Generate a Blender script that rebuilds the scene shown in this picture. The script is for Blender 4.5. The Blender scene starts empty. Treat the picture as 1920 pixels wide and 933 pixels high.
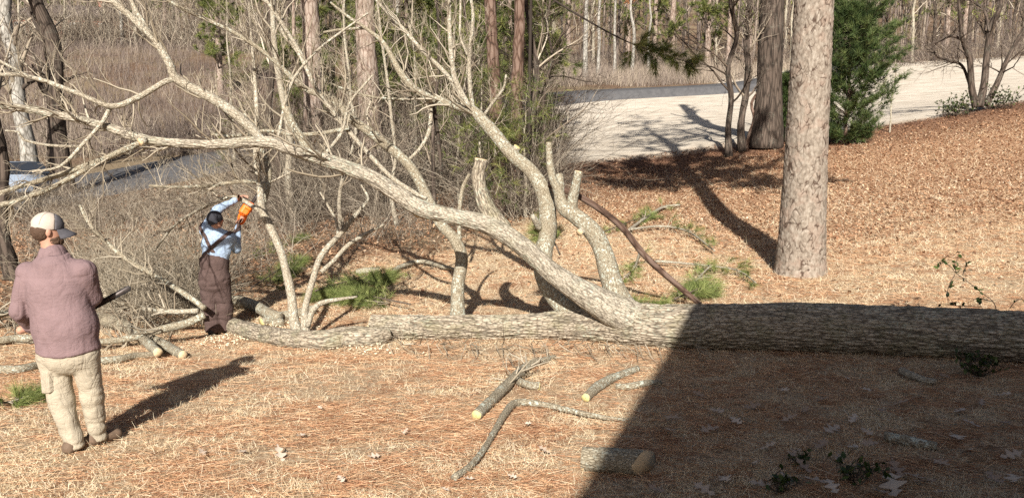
import bpy, math
import numpy as np
from mathutils import Vector, Matrix, Euler

# ------------------------------------------------------------------ camera, world, sun, exposure
SC = bpy.context.scene
COL = SC.collection
CAM = np.array([0.0, 0.0, 2.3]); PITCH = math.radians(7.5); FOC = 1440.0
cd = bpy.data.cameras.new('camera'); cam = bpy.data.objects.new('camera', cd); COL.objects.link(cam)
cd.sensor_width = 36.0; cd.lens = 36.0 * FOC / 1920.0; cd.clip_start = 0.05; cd.clip_end = 2000
cam.location = CAM; cam.rotation_euler = (math.radians(90) - PITCH, 0, 0)
SC.camera = cam

SUN_EL = math.radians(31.0); SHX, SHY = 0.085, 0.9964          # direction the shadows fall
W = bpy.data.worlds.new('World'); SC.world = W; W.use_nodes = True
wn = W.node_tree
sky = wn.nodes.new('ShaderNodeTexSky'); sky.sky_type = 'NISHITA'; sky.sun_disc = False
sky.sun_elevation = SUN_EL; sky.sun_rotation = math.atan2(-SHX, -SHY); sky.air_density = 0.7; sky.dust_density = 1.6; sky.ozone_density = 0.3
bg = wn.nodes['Background']; bg.inputs[1].default_value = 0.05
wn.links.new(sky.outputs[0], bg.inputs[0])
sl = bpy.data.lights.new('sun', 'SUN'); sl.energy = 5.0; sl.angle = math.radians(0.53); sl.color = (1.0, 0.945, 0.86)
so = bpy.data.objects.new('sun', sl); COL.objects.link(so)
sdir = Vector((SHX * math.cos(SUN_EL), SHY * math.cos(SUN_EL), -math.sin(SUN_EL)))
so.rotation_euler = sdir.to_track_quat('-Z', 'Y').to_euler(); so.location = (-3, -10, 15)
SC.view_settings.view_transform = 'Standard'; SC.view_settings.look = 'None'
SC.view_settings.exposure = 0.86; SC.view_settings.gamma = 1.0; SC.view_settings.use_curve_mapping = False
SC.cycles.max_bounces = 5; SC.cycles.diffuse_bounces = 3; SC.cycles.use_denoising = False

RNG = np.random.default_rng(7)

# ------------------------------------------------------------------ geometry helpers
def ray(px, py):
    u = (px - 960.0) / FOC; v = (466.5 - py) / FOC
    c, s = math.cos(PITCH), math.sin(PITCH)
    return np.array([u, c + v * s, -s + v * c])
def P(px, py, Y):
    d = ray(px, py); return CAM + d * (Y / d[1])
def depth_of(p):
    q = np.asarray(p) - CAM
    return q[1] * math.cos(PITCH) - q[2] * math.sin(PITCH)
def mpp(p):                                   # metres covered by one photograph pixel at p
    return depth_of(p) / FOC

def unit(v):
    v = np.asarray(v, float); n = np.linalg.norm(v, axis=-1, keepdims=True); return v / np.maximum(n, 1e-9)

def hash3(i, j, k, s=0):
    h = (i * 374761393 + j * 668265263 + k * 2147483647 + s * 1274126177) & 0xFFFFFFFF
    h = ((h ^ (h >> 13)) * 1274126177) & 0xFFFFFFFF
    return ((h ^ (h >> 16)) & 0xFFFFFF) / float(0xFFFFFF)
def vnoise(p, s=0):
    p = np.asarray(p, float); f = np.floor(p).astype(np.int64); t = p - f; t = t * t * (3 - 2 * t)
    r = 0
    for dx in (0, 1):
        for dy in (0, 1):
            for dz in (0, 1):
                w = (t[..., 0] if dx else 1 - t[..., 0]) * (t[..., 1] if dy else 1 - t[..., 1]) * (t[..., 2] if dz else 1 - t[..., 2])
                r = r + w * hash3(f[..., 0] + dx, f[..., 1] + dy, f[..., 2] + dz, s)
    return r
def fbm(p, o=3, s=0):
    p = np.asarray(p, float); r = 0; a = 0.5; tot = 0
    for i in range(o):
        r = r + a * vnoise(p * 2 ** i + 17.3 * i, s + i); tot += a; a *= 0.5
    return r / tot
def worley(p, s=0):
    p = np.asarray(p, float); f = np.floor(p).astype(np.int64)
    d1 = np.full(p.shape[:-1], 9.0); d2 = d1.copy(); cid = np.zeros(p.shape[:-1])
    for dx in (-1, 0, 1):
        for dy in (-1, 0, 1):
            for dz in (-1, 0, 1):
                c = f + np.array([dx, dy, dz])
                o = np.stack([hash3(c[..., 0], c[..., 1], c[..., 2], s + q) for q in (1, 2, 3)], -1)
                d = np.linalg.norm(c + o - p, axis=-1); h = o[..., 0]
                m = d < d1
                d2 = np.where(m, d1, np.minimum(d2, d)); cid = np.where(m, h, cid); d1 = np.where(m, d, d1)
    return d1, d2, cid

class Bag:
    def __init__(s): s.V = []; s.Q = []; s.T = []; s.a = {}; s.n = 0
    def add(s, V, Q=None, T=None, **at):
        V = np.asarray(V, float).reshape(-1, 3)
        s.V.append(V)
        if Q is not None and len(Q): s.Q.append(np.asarray(Q, np.int64).reshape(-1, 4) + s.n)
        if T is not None and len(T): s.T.append(np.asarray(T, np.int64).reshape(-1, 3) + s.n)
        for k in at: s.a.setdefault(k, [])
        for k in s.a:
            v = at.get(k)
            if v is None:
                first = s.a[k][0] if s.a[k] else np.zeros(1)
                v = np.zeros((len(V),) + first.shape[1:])
            v = np.asarray(v, float)
            if v.ndim == 0: v = np.full(len(V), float(v))
            s.a[k].append(v)
        s.n += len(V)
    def build(s, name, mat, parent=None, smooth=False, kind=None):
        me = bpy.data.meshes.new(name)
        V = np.concatenate(s.V)
        Q = np.concatenate(s.Q) if s.Q else np.zeros((0, 4), np.int64)
        T = np.concatenate(s.T) if s.T else np.zeros((0, 3), np.int64)
        if parent is not None: V = V - np.array(parent.location if parent.parent is None else parent['_origin'])
        me.vertices.add(len(V)); me.vertices.foreach_set('co', V.astype(np.float32).ravel())
        nl = Q.size + T.size
        me.loops.add(nl); me.loops.foreach_set('vertex_index', np.concatenate([Q.ravel(), T.ravel()]).astype(np.int32))
        me.polygons.add(len(Q) + len(T))
        st = np.concatenate([np.arange(len(Q)) * 4, Q.size + np.arange(len(T)) * 3]).astype(np.int32)
        me.polygons.foreach_set('loop_start', st)
        if smooth: me.polygons.foreach_set('use_smooth', np.ones(len(st), bool))
        for k, l in s.a.items():
            d = np.concatenate(l)
            if d.ndim == 1:
                at = me.attributes.new(k, 'FLOAT', 'POINT'); at.data.foreach_set('value', d.astype(np.float32))
            else:
                at = me.attributes.new(k, 'FLOAT_VECTOR', 'POINT'); at.data.foreach_set('vector', d.astype(np.float32).ravel())
        me.update(calc_edges=True); me.validate()
        me.materials.append(mat)
        return link(name, me, parent, kind)

def link(name, me, parent=None, kind=None):
    o = bpy.data.objects.new(name, me); COL.objects.link(o)
    if parent is not None:
        o.parent = parent
        o['_origin'] = list(parent['_origin']) if parent.parent is not None else list(parent.location)
    if kind: o['kind'] = kind
    return o
def thing(name, loc, label, cat, group=None):
    o = bpy.data.objects.new(name, None); COL.objects.link(o); o.location = [float(c) for c in loc]
    o.empty_display_size = 0.1
    return tag(o, label, cat, group)
def tag(o, label=None, cat=None, group=None, kind=None):
    if label: o['label'] = label
    if cat: o['category'] = cat
    if group: o['group'] = group
    if kind: o['kind'] = kind
    return o
def copy_tree(o, parent=None):
    c = o.copy(); COL.objects.link(c)
    if parent is not None: c.parent = parent
    for ch in o.children: copy_tree(ch, c)
    return c

def resample(pts, rad, step):
    pts = np.asarray(pts, float); rad = np.asarray(rad, float)
    A = np.column_stack([pts, rad]); n = len(A)
    E = np.vstack([2 * A[0] - A[1], A, 2 * A[-1] - A[-2]]); out = []
    for i in range(n - 1):
        p0, p1, p2, p3 = E[i], E[i + 1], E[i + 2], E[i + 3]
        k = max(1, int(math.ceil(np.linalg.norm(p2[:3] - p1[:3]) / step)))
        t = (np.arange(k) / k)[:, None]
        out.append(0.5 * (2 * p1 + (p2 - p0) * t + (2 * p0 - 5 * p1 + 4 * p2 - p3) * t ** 2 + (3 * p1 - p0 - 3 * p2 + p3) * t ** 3))
    out.append(A[-1:]); o = np.vstack(out)
    return o[:, :3], np.maximum(o[:, 3], 0.0008)

def frames(pts):
    t = unit(np.gradient(pts, axis=0)); n = len(pts)
    ref = np.array([0, 0, 1.0]) if abs(t[0][2]) < 0.9 else np.array([1.0, 0, 0])
    N = np.zeros_like(pts); a = unit(np.cross(t[0], ref))
    for i in range(n):
        a = a - t[i] * np.dot(a, t[i]); a = a / max(np.linalg.norm(a), 1e-9); N[i] = a
    return t, N, np.cross(t, N)

def tube(bag, pts, rad, sides=10, step=None, disp=None, tint=None, seed=0, cap=True, flare=None):
    """tapered tube along a smooth path; disp(q, s) -> relative radial offset in metres"""
    if step: pts, rad = resample(pts, rad, step)
    pts = np.asarray(pts, float); rad = np.asarray(rad, float); n = len(pts)
    t, N, B = frames(pts)
    th = np.arange(sides) / sides * 2 * math.pi
    s = np.concatenate([[0], np.cumsum(np.linalg.norm(np.diff(pts, axis=0), axis=1))])
    rr = np.repeat(rad[:, None], sides, 1)
    q = np.stack([rr * np.cos(th), rr * np.sin(th), np.repeat(s[:, None], sides, 1)], -1)
    if disp is not None: rr = rr + disp(q + seed * 3.7, rr)
    V = pts[:, None] + rr[..., None] * (np.cos(th)[None, :, None] * N[:, None] + np.sin(th)[None, :, None] * B[:, None])
    i = np.arange(n - 1)[:, None] * sides; j = np.arange(sides)[None]; j2 = (j + 1) % sides
    Q = np.stack([i + j, i + j2, i + sides + j2, i + sides + j], -1).reshape(-1, 4)
    q = q + seed * 3.7
    V = V.reshape(-1, 3); q = q.reshape(-1, 3); T = None
    if cap:
        V = np.vstack([V, pts[0], pts[-1]]); q = np.vstack([q, q[0], q[-1]]); m = n * sides
        jj = np.arange(sides); jn = (jj + 1) % sides
        T = np.vstack([np.column_stack([np.full(sides, m), jn, jj]), np.column_stack([np.full(sides, m + 1), m - sides + jj, m - sides + jn])])
    at = dict(q=q)
    if tint is not None: at['tint'] = np.full(len(V), tint)
    bag.add(V, Q, T, **at)
    return pts, rad

def batch_tubes(bag, Pp, R, sides=3, tint=None, qs=1.0):
    N, K, _ = Pp.shape
    if N == 0: return
    t = unit(np.gradient(Pp, axis=1)); avg = unit(t.mean(1))
    ref = np.where(np.abs(avg[:, 2:3]) < 0.8, np.array([[0, 0, 1.0]]), np.array([[1.0, 0, 0]]))
    n1 = unit(np.cross(t, ref[:, None])); n2 = np.cross(t, n1)
    th = np.arange(sides) / sides * 2 * math.pi
    V = Pp[:, :, None] + R[:, :, None, None] * (np.cos(th)[None, None, :, None] * n1[:, :, None] + np.sin(th)[None, None, :, None] * n2[:, :, None])
    base = (np.arange(N) * K * sides)[:, None, None]; i = (np.arange(K - 1) * sides)[None, :, None]; j = np.arange(sides)[None, None]; j2 = (j + 1) % sides
    Q = np.stack(np.broadcast_arrays(base + i + j, base + i + j2, base + i + sides + j2, base + i + sides + j), -1).reshape(-1, 4)
    L = np.concatenate([np.zeros((N, 1)), np.cumsum(np.linalg.norm(np.diff(Pp, axis=1), axis=2), 1)], 1)
    off = (np.arange(N) * 1.37)[:, None]
    q = np.stack(np.broadcast_arrays((R[:, :, None] * np.cos(th)), (R[:, :, None] * np.sin(th)), (L + off)[:, :, None]), -1).reshape(-1, 3)
    if tint is None: tt = np.random.default_rng(N).random(N)
    else: tt = np.broadcast_to(np.asarray(tint, float), (N,))
    bag.add(V.reshape(-1, 3), Q, None, q=q, tint=np.repeat(tt, K * sides))

def spawn(Pp, R, n, lmin, lmax, rng, K=6, up=0.25, ang=0.9, tmin=0.25, wig=0.18, rs=0.6, rend=0.25, rmin=0.002, tpow=1.0):
    """n child branches leaving a batch of parent branches"""
    N, KK, _ = Pp.shape
    idx = rng.integers(N, size=n); t = (tmin + (0.98 - tmin) * rng.random(n) ** tpow) * (KK - 1)
    i = np.minimum(t.astype(int), KK - 2); f = (t - i)[:, None]
    p0 = Pp[idx, i] * (1 - f) + Pp[idx, i + 1] * f; tan = unit(Pp[idx, i + 1] - Pp[idx, i])
    r0 = R[idx, i] * (1 - f[:, 0]) + R[idx, i + 1] * f[:, 0]
    w = rng.normal(size=(n, 3)); w = unit(w - tan * (w * tan).sum(1, keepdims=True))
    a = ang * (0.6 + 0.6 * rng.random(n))[:, None]
    d = unit(tan * np.cos(a) + w * np.sin(a) + np.array([0, 0, up]))
    L = lmin + (lmax - lmin) * rng.random(n); L = L * (1.15 - 0.6 * t / (KK - 1))
    out = np.zeros((n, K, 3)); out[:, 0] = p0
    for k in range(1, K):
        d = unit(d + rng.normal(scale=wig, size=(n, 3)) + np.array([0, 0, up * 0.25]))
        out[:, k] = out[:, k - 1] + d * (L / (K - 1))[:, None]
    rr = np.maximum(r0 * rs, rmin)[:, None] * np.linspace(1, rend, K)[None]
    return out, np.maximum(rr, rmin * 0.5)

def blades(bag, base, d, L, w, bend, rng, tint, segs=2):
    """thin curved blades: base (N,3), direction d, length, width, sideways bend vector (N,3)"""
    N = len(base)
    side = unit(np.cross(d, rng.normal(size=(N, 3))))
    V = []
    for k in range(segs + 1):
        s = k / segs
        c = base + d * (L * s)[:, None] + bend * (L * s * s)[:, None]
        ww = (w * (1 - 0.75 * s) * 0.5)[:, None]
        V += [c - side * ww, c + side * ww]
    V = np.stack(V, 1)
    b = (np.arange(N) * (2 * segs + 2))[:, None]
    Q = np.concatenate([b + np.array([[2 * k, 2 * k + 1, 2 * k + 3, 2 * k + 2]]) for k in range(segs)], 0)
    bag.add(V.reshape(-1, 3), Q, None, tint=np.repeat(tint, 2 * segs + 2))

def tufts(bag, pts, dirs, per, L, w, rng, spread=0.8, tint=(0, 1), fwd=0.7, droop=0.0):
    """needle tufts: one triangle per needle"""
    n = len(pts) * per
    b = np.repeat(np.asarray(pts, float), per, 0); dd = np.repeat(unit(dirs), per, 0)
    d = unit(dd * fwd + rng.normal(size=(n, 3)) * spread - np.array([0, 0, droop]))
    ll = L * (0.7 + 0.5 * rng.random(n)); side = unit(np.cross(d, rng.normal(size=(n, 3)))) * (w * 0.5)
    V = np.stack([b - side, b + side, b + d * ll[:, None]], 1).reshape(-1, 3)
    T = np.arange(n * 3).reshape(-1, 3)
    tt = np.repeat(tint[0] + (tint[1] - tint[0]) * rng.random(len(pts)), per) + 0.12 * rng.normal(size=n)
    bag.add(V, None, T, tint=np.repeat(np.clip(tt, 0, 1), 3))

# signed-distance bodies meshed with surface nets
def sd_cone(p, a, b, ra, rb):
    a = np.asarray(a, float); b = np.asarray(b, float); ba = b - a
    h = np.clip(((p - a) @ ba) / max(ba @ ba, 1e-9), 0, 1)
    return np.linalg.norm(p - a - h[..., None] * ba, axis=-1) - (ra + (rb - ra) * h)
def sd_ell(p, c, r, M=None):
    q = p - np.asarray(c, float)
    if M is not None: q = q @ np.asarray(M)
    r = np.asarray(r, float); k0 = np.linalg.norm(q / r, axis=-1); k1 = np.linalg.norm(q / (r * r), axis=-1)
    return k0 * (k0 - 1.0) / np.maximum(k1, 1e-6)
def smin(a, b, k):
    h = np.clip(0.5 + 0.5 * (b - a) / k, 0, 1); return b * (1 - h) + a * h - k * h * (1 - h)
def smax(a, b, k): return -smin(-a, -b, k)
def sdf_mesh(bag, f, lo, hi, step):
    lo = np.asarray(lo, float); hi = np.asarray(hi, float)
    n = np.ceil((hi - lo) / step).astype(int) + 1
    g = np.stack(np.meshgrid(*[lo[i] + step * np.arange(n[i]) for i in range(3)], indexing='ij'), -1)
    cs = step * 4; nc = np.ceil(n / 4).astype(int)
    gc = np.stack(np.meshgrid(*[lo[i] + cs * (np.arange(nc[i]) + 0.375) for i in range(3)], indexing='ij'), -1)
    vc = f(gc.reshape(-1, 3)).reshape(gc.shape[:3])
    v = np.repeat(np.repeat(np.repeat(vc, 4, 0), 4, 1), 4, 2)[:n[0], :n[1], :n[2]].copy()
    near = np.abs(v) < cs * 1.5 + 0.03; v[near] = f(g[near]); ins = v < 0
    nx, ny, nz = n
    cnt = np.zeros((nx - 1, ny - 1, nz - 1)); acc = np.zeros((nx - 1, ny - 1, nz - 1, 3))
    for ax in range(3):
        sl0 = [slice(None)] * 3; sl1 = [slice(None)] * 3; sl0[ax] = slice(0, -1); sl1[ax] = slice(1, None)
        a, b = v[tuple(sl0)], v[tuple(sl1)]; cr = (a < 0) != (b < 0)
        t = np.where(cr, a / np.where(cr, a - b, 1), 0)
        pt = g[tuple(sl0)].copy(); pt[..., ax] += t * step; pt = pt * cr[..., None]
        o = [i for i in range(3) if i != ax]
        for da in (0, 1):
            for db in (0, 1):
                s = [slice(None)] * 3
                s[o[0]] = slice(da, da + n[o[0]] - 1); s[o[1]] = slice(db, db + n[o[1]] - 1)
                cnt += cr[tuple(s)]; acc += pt[tuple(s)]
    act = cnt > 0; idx = -np.ones(cnt.shape, np.int64); idx[act] = np.arange(act.sum())
    V = acc[act] / cnt[act][:, None]
    Q = []
    for ax in range(3):
        o = [i for i in range(3) if i != ax]
        sl0 = [slice(1, -1)] * 3; sl1 = [slice(1, -1)] * 3; sl0[ax] = slice(0, -1); sl1[ax] = slice(1, None)
        a, b = ins[tuple(sl0)], ins[tuple(sl1)]
        w = np.argwhere(a != b); flip = a[a != b]
        if len(w) == 0: continue
        c = w.copy(); c[:, o[0]] += 1; c[:, o[1]] += 1
        def cell(d0, d1):
            e = c.copy(); e[:, o[0]] += d0; e[:, o[1]] += d1; return idx[e[:, 0], e[:, 1], e[:, 2]]
        q = np.stack([cell(-1, -1), cell(0, -1), cell(0, 0), cell(-1, 0)], 1)
        if ax == 1: flip = ~flip
        q = np.where(flip[:, None], q, q[:, ::-1]); Q.append(q)
    bag.add(V, np.vstack(Q), None, q=V)

# ------------------------------------------------------------------ materials
class NT:
    def __init__(s, name):
        s.m = bpy.data.materials.new(name); s.m.use_nodes = True; s.t = s.m.node_tree
        s.b = s.t.nodes['Principled BSDF']; s.b.inputs['Roughness'].default_value = 0.8
        try: s.b.inputs['Specular IOR Level'].default_value = 0.25
        except Exception: pass
    def n(s, ty, **kw):
        o = s.t.nodes.new(ty)
        for k, v in kw.items(): setattr(o, k, v)
        return o
    def l(s, a, b): s.t.links.new(a, b)
    def attr(s, name, vec=False):
        o = s.n('ShaderNodeAttribute', attribute_name=name); return o.outputs['Vector' if vec else 'Fac']
    def mapv(s, vec, scale=(1, 1, 1), loc=(0, 0, 0)):
        o = s.n('ShaderNodeMapping'); o.inputs['Scale'].default_value = scale; o.inputs['Location'].default_value = loc; s.l(vec, o.inputs[0]); return o.outputs[0]
    def noise(s, vec, scale=5, detail=4, rough=0.55, dist=0):
        o = s.n('ShaderNodeTexNoise'); o.inputs['Scale'].default_value = scale; o.inputs['Detail'].default_value = detail
        o.inputs['Roughness'].default_value = rough; o.inputs['Distortion'].default_value = dist; s.l(vec, o.inputs['Vector']); return o.outputs['Fac']
    def voro(s, vec, scale=5, feat='F1', out='Distance', rnd=1.0):
        o = s.n('ShaderNodeTexVoronoi', feature=feat); o.inputs['Scale'].default_value = scale; o.inputs['Randomness'].default_value = rnd; s.l(vec, o.inputs['Vector']); return o.outputs[out]
    def ramp(s, fac, stops):
        o = s.n('ShaderNodeValToRGB'); e = o.color_ramp.elements
        while len(e) > 1: e.remove(e[-1])
        for i, (p, c) in enumerate(stops):
            if not isinstance(c, (tuple, list)): c = (c, c, c)
            x = e[0] if i == 0 else e.new(p)
            x.position = p; x.color = (*c, 1)
        s.l(fac, o.inputs[0]); return o.outputs[0]
    def mix(s, fac, a, b, mode='MIX'):
        o = s.n('ShaderNodeMix', data_type='RGBA', blend_type=mode)
        for v, i in ((fac, 0), (a, 6), (b, 7)):
            if hasattr(v, 'default_value') or hasattr(v, 'is_linked'): s.l(v, o.inputs[i])
            elif isinstance(v, (tuple, list)): o.inputs[i].default_value = (*v, 1)
            else: o.inputs[i].default_value = v
        return o.outputs[2]
    def math(s, op, a, b=None):
        o = s.n('ShaderNodeMath', operation=op)
        for v, i in ((a, 0), (b, 1)):
            if v is None: continue
            if hasattr(v, 'is_linked'): s.l(v, o.inputs[i])
            else: o.inputs[i].default_value = v
        return o.outputs[0]
    def bump(s, h, strength=0.5, dist=0.02):
        o = s.n('ShaderNodeBump'); o.inputs['Strength'].default_value = strength; o.inputs['Distance'].default_value = dist
        s.l(h, o.inputs['Height']); s.l(o.outputs[0], s.b.inputs['Normal'])
    def col(s, c):
        if hasattr(c, 'is_linked'): s.l(c, s.b.inputs['Base Color'])
        else: s.b.inputs['Base Color'].default_value = (*c, 1)
        return s
    def rough(s, r): s.b.inputs['Roughness'].default_value = r; return s
    def pos(s): return s.n('ShaderNodeNewGeometry').outputs['Position']
    def obj(s): return s.n('ShaderNodeTexCoord').outputs['Object']

def tint_mat(name, stops, rough=0.7, transl=0.0):
    m = NT(name); c = m.ramp(m.attr('tint'), stops); m.col(c).rough(rough)
    if transl > 0:
        t = m.n('ShaderNodeBsdfTranslucent'); m.l(c, t.inputs[0]); x = m.n('ShaderNodeMixShader'); x.inputs[0].default_value = transl
        m.l(m.b.outputs[0], x.inputs[1]); m.l(t.outputs[0], x.inputs[2]); m.l(x.outputs[0], m.t.nodes['Material Output'].inputs[0])
    return m.m

def bark_mat(name, dark, mid, light, lichen=(0.42, 0.45, 0.36), lich=0.5, fis=14.0, stretch=0.22, bump=0.9, moss=0.0, plates=False):
    m = NT(name); q = m.attr('q', True)
    v = m.mapv(q, (1, 1, stretch))
    wob = m.noise(v, 9, 3)
    n1 = m.noise(v, fis, 5, 0.6, 0.6)
    fine = m.noise(m.mapv(q, (1, 1, 0.5)), 90, 4, 0.6)
    ed = m.voro(v, fis * 1.1, 'DISTANCE_TO_EDGE')
    h = m.math('ADD', m.math('MULTIPLY', n1, 0.8), m.math('MULTIPLY', m.math('MINIMUM', m.math('MULTIPLY', ed, 3.0), 0.6), 0.6))
    base = m.ramp(h, [(0.3, dark), (0.55, mid), (0.85, light)])
    base = m.mix(m.math('MULTIPLY', fine, 0.35), base, light, 'SOFT_LIGHT')
    big = m.noise(q, 3.1, 3)
    lm = m.math('MULTIPLY', m.ramp(m.noise(q, 30, 6, 0.7), [(0.52, 0.0), (0.6, 1.0)]), m.ramp(big, [(0.56 - 0.2 * lich, 0.0), (0.72 - 0.2 * lich, 1.0)]))
    lm = m.math('MULTIPLY', lm, min(1, lich * 1.5))
    base = m.mix(lm, base, lichen)
    if moss > 0:
        mm = m.math('MULTIPLY', m.ramp(m.noise(q, 4.3, 4), [(0.5, 0.0), (0.64, 1.0)]), moss)
        base = m.mix(mm, base, (0.10, 0.115, 0.03))
    if plates: base = m.mix(m.ramp(m.attr('tint'), [(0.0, 0.8), (0.5, 0.0)]), base, tuple(x * 0.7 for x in dark))
    m.col(base).rough(0.9)
    m.bump(m.math('ADD', h, m.math('MULTIPLY', fine, 0.25)), bump, 0.012)
    return m.m

M = {}
M['bark'] = bark_mat('oak_bark', (0.07, 0.055, 0.042), (0.265, 0.22, 0.165), (0.47, 0.415, 0.33), lich=0.45, moss=0.25, fis=40, stretch=0.3, bump=0.6, plates=True)
M['bark_arch'] = bark_mat('arching_limb_bark', (0.12, 0.098, 0.075), (0.31, 0.27, 0.21), (0.48, 0.435, 0.36), lich=0.6, moss=0.15, fis=46, stretch=0.4, bump=0.5, plates=True)
M['bark_thin'] = bark_mat('limb_bark', (0.11, 0.09, 0.066), (0.29, 0.25, 0.19), (0.45, 0.405, 0.325), lich=0.8, fis=48, stretch=0.45, bump=0.8, lichen=(0.5, 0.5, 0.42))
M['bark_lichen'] = bark_mat('lichen_bark', (0.11, 0.09, 0.06), (0.25, 0.21, 0.15), (0.38, 0.34, 0.26), lich=0.85, fis=52, stretch=0.5, bump=0.9, lichen=(0.5, 0.53, 0.45))
M['bark_dark'] = bark_mat('dark_bark', (0.018, 0.013, 0.010), (0.06, 0.045, 0.035), (0.13, 0.10, 0.08), lich=0.2, fis=10, stretch=0.15, bump=0.8)
M['bark_pale'] = bark_mat('pale_bark', (0.08, 0.072, 0.06), (0.24, 0.222, 0.195), (0.40, 0.38, 0.345), lich=0.3, fis=8, stretch=0.3, bump=0.5)
M['bark_red'] = bark_mat('red_pine_bark', (0.03, 0.018, 0.013), (0.115, 0.07, 0.05), (0.21, 0.15, 0.12), lich=0.1, fis=9, stretch=0.3, bump=0.8)
M['bark_pink'] = bark_mat('grey_pine_bark', (0.09, 0.06, 0.045), (0.24, 0.18, 0.145), (0.37, 0.31, 0.265), lich=0.15, fis=9, stretch=0.3, bump=0.8)

def pine_plate_mat():
    m = NT('pine_plate_bark'); q = m.attr('q', True); cr = m.attr('tint')
    n = m.noise(m.mapv(q, (1, 1, 0.6)), 22, 5, 0.6); f = m.noise(m.mapv(q, (1, 1, 0.35)), 110, 3)
    plate = m.ramp(n, [(0.3, (0.13, 0.102, 0.078)), (0.5, (0.245, 0.202, 0.16)), (0.72, (0.36, 0.315, 0.262))])
    plate = m.mix(m.math('MULTIPLY', m.ramp(m.noise(q, 5, 3), [(0.5, 0.0), (0.65, 1.0)]), 0.4), plate, (0.31, 0.215, 0.165))
    c = m.mix(m.ramp(cr, [(0.15, 1.0), (0.7, 0.0)]), plate, (0.07, 0.045, 0.032))
    m.col(c).rough(0.9); m.bump(m.math('ADD', m.math('MULTIPLY', n, 0.6), m.math('MULTIPLY', f, 0.4)), 0.6, 0.01)
    return m.m
M['pine_plate'] = pine_plate_mat()

def wood_mat(name, a, b):
    m = NT(name); o = m.attr('q', True)
    sep = m.n('ShaderNodeSeparateXYZ'); m.l(o, sep.inputs[0])
    r = m.math('SQRT', m.math('ADD', m.math('MULTIPLY', sep.outputs[0], sep.outputs[0]), m.math('MULTIPLY', sep.outputs[1], sep.outputs[1])))
    r = m.math('ADD', r, m.math('MULTIPLY', m.noise(o, 20, 2), 0.012))
    s = m.math('SINE', m.math('MULTIPLY', r, 900))
    c = m.mix(m.math('ADD', m.math('MULTIPLY', s, 0.3), 0.5), a, b)
    c = m.mix(m.math('MULTIPLY', m.noise(o, 40, 4), 0.5), c, tuple(x * 0.55 for x in a))
    c = m.mix(m.ramp(r, [(0.007, 1.0), (0.012, 0.0)]), c, (0.03, 0.018, 0.01))
    m.col(c).rough(0.75); return m.m
M['wood'] = wood_mat('cut_wood', (0.70, 0.54, 0.34), (0.60, 0.43, 0.25))
M['wood_yellow'] = wood_mat('fresh_cut_wood', (0.66, 0.58, 0.27), (0.58, 0.47, 0.2))

M['straw'] = tint_mat('dry_straw', [(0.0, (0.34, 0.22, 0.11)), (0.35, (0.60, 0.46, 0.28)), (0.7, (0.78, 0.66, 0.46)), (1.0, (0.86, 0.78, 0.60))], 0.75, 0.15)
M['needle'] = tint_mat('fallen_needles', [(0.0, (0.15, 0.055, 0.028)), (0.4, (0.40, 0.205, 0.11)), (0.75, (0.60, 0.385, 0.22)), (1.0, (0.74, 0.57, 0.39))], 0.7)
M['litter'] = tint_mat('leaf_litter', [(0.0, (0.09, 0.042, 0.025)), (0.3, (0.28, 0.145, 0.08)), (0.7, (0.49, 0.315, 0.19)), (1.0, (0.70, 0.55, 0.40))], 0.7, 0.1)
M['green'] = tint_mat('pine_needles', [(0.0, (0.06, 0.08, 0.022)), (0.5, (0.17, 0.215, 0.06)), (1.0, (0.34, 0.37, 0.13))], 0.55, 0.2)
M['green_far'] = tint_mat('far_pine_needles', [(0.0, (0.05, 0.068, 0.02)), (0.5, (0.145, 0.175, 0.05)), (1.0, (0.30, 0.30, 0.10))], 0.6, 0.25)
M['cedar'] = tint_mat('cedar_foliage', [(0.0, (0.012, 0.023, 0.008)), (0.5, (0.062, 0.098, 0.028)), (1.0, (0.155, 0.19, 0.066))], 0.6, 0.15)
M['leafgreen'] = tint_mat('evergreen_leaves', [(0.0, (0.015, 0.028, 0.008)), (0.6, (0.045, 0.07, 0.018)), (1.0, (0.12, 0.15, 0.05))], 0.4, 0.15)
M['twig'] = tint_mat('brush_twigs', [(0.0, (0.04, 0.03, 0.024)), (0.4, (0.135, 0.105, 0.08)), (0.75, (0.29, 0.24, 0.18)), (1.0, (0.50, 0.44, 0.35))], 0.85)
M['twig_pale'] = tint_mat('pale_twigs', [(0.0, (0.17, 0.135, 0.095)), (0.5, (0.28, 0.235, 0.17)), (1.0, (0.44, 0.385, 0.30))], 0.85)
M['twig_dark'] = tint_mat('dark_twigs', [(0.0, (0.025, 0.018, 0.013)), (0.6, (0.075, 0.055, 0.04)), (1.0, (0.16, 0.12, 0.09))], 0.85)
M['weeds'] = tint_mat('dead_weeds', [(0.0, (0.075, 0.056, 0.05)), (0.5, (0.19, 0.15, 0.128)), (1.0, (0.38, 0.315, 0.24))], 0.85, 0.1)
M['russet'] = tint_mat('russet_leaves', [(0.0, (0.18, 0.075, 0.03)), (1.0, (0.42, 0.22, 0.11))], 0.7, 0.3)
M['oakleaf'] = tint_mat('dry_oak_leaf', [(0.0, (0.17, 0.10, 0.07)), (0.5, (0.36, 0.26, 0.19)), (1.0, (0.62, 0.52, 0.42))], 0.6, 0.1)

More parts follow.
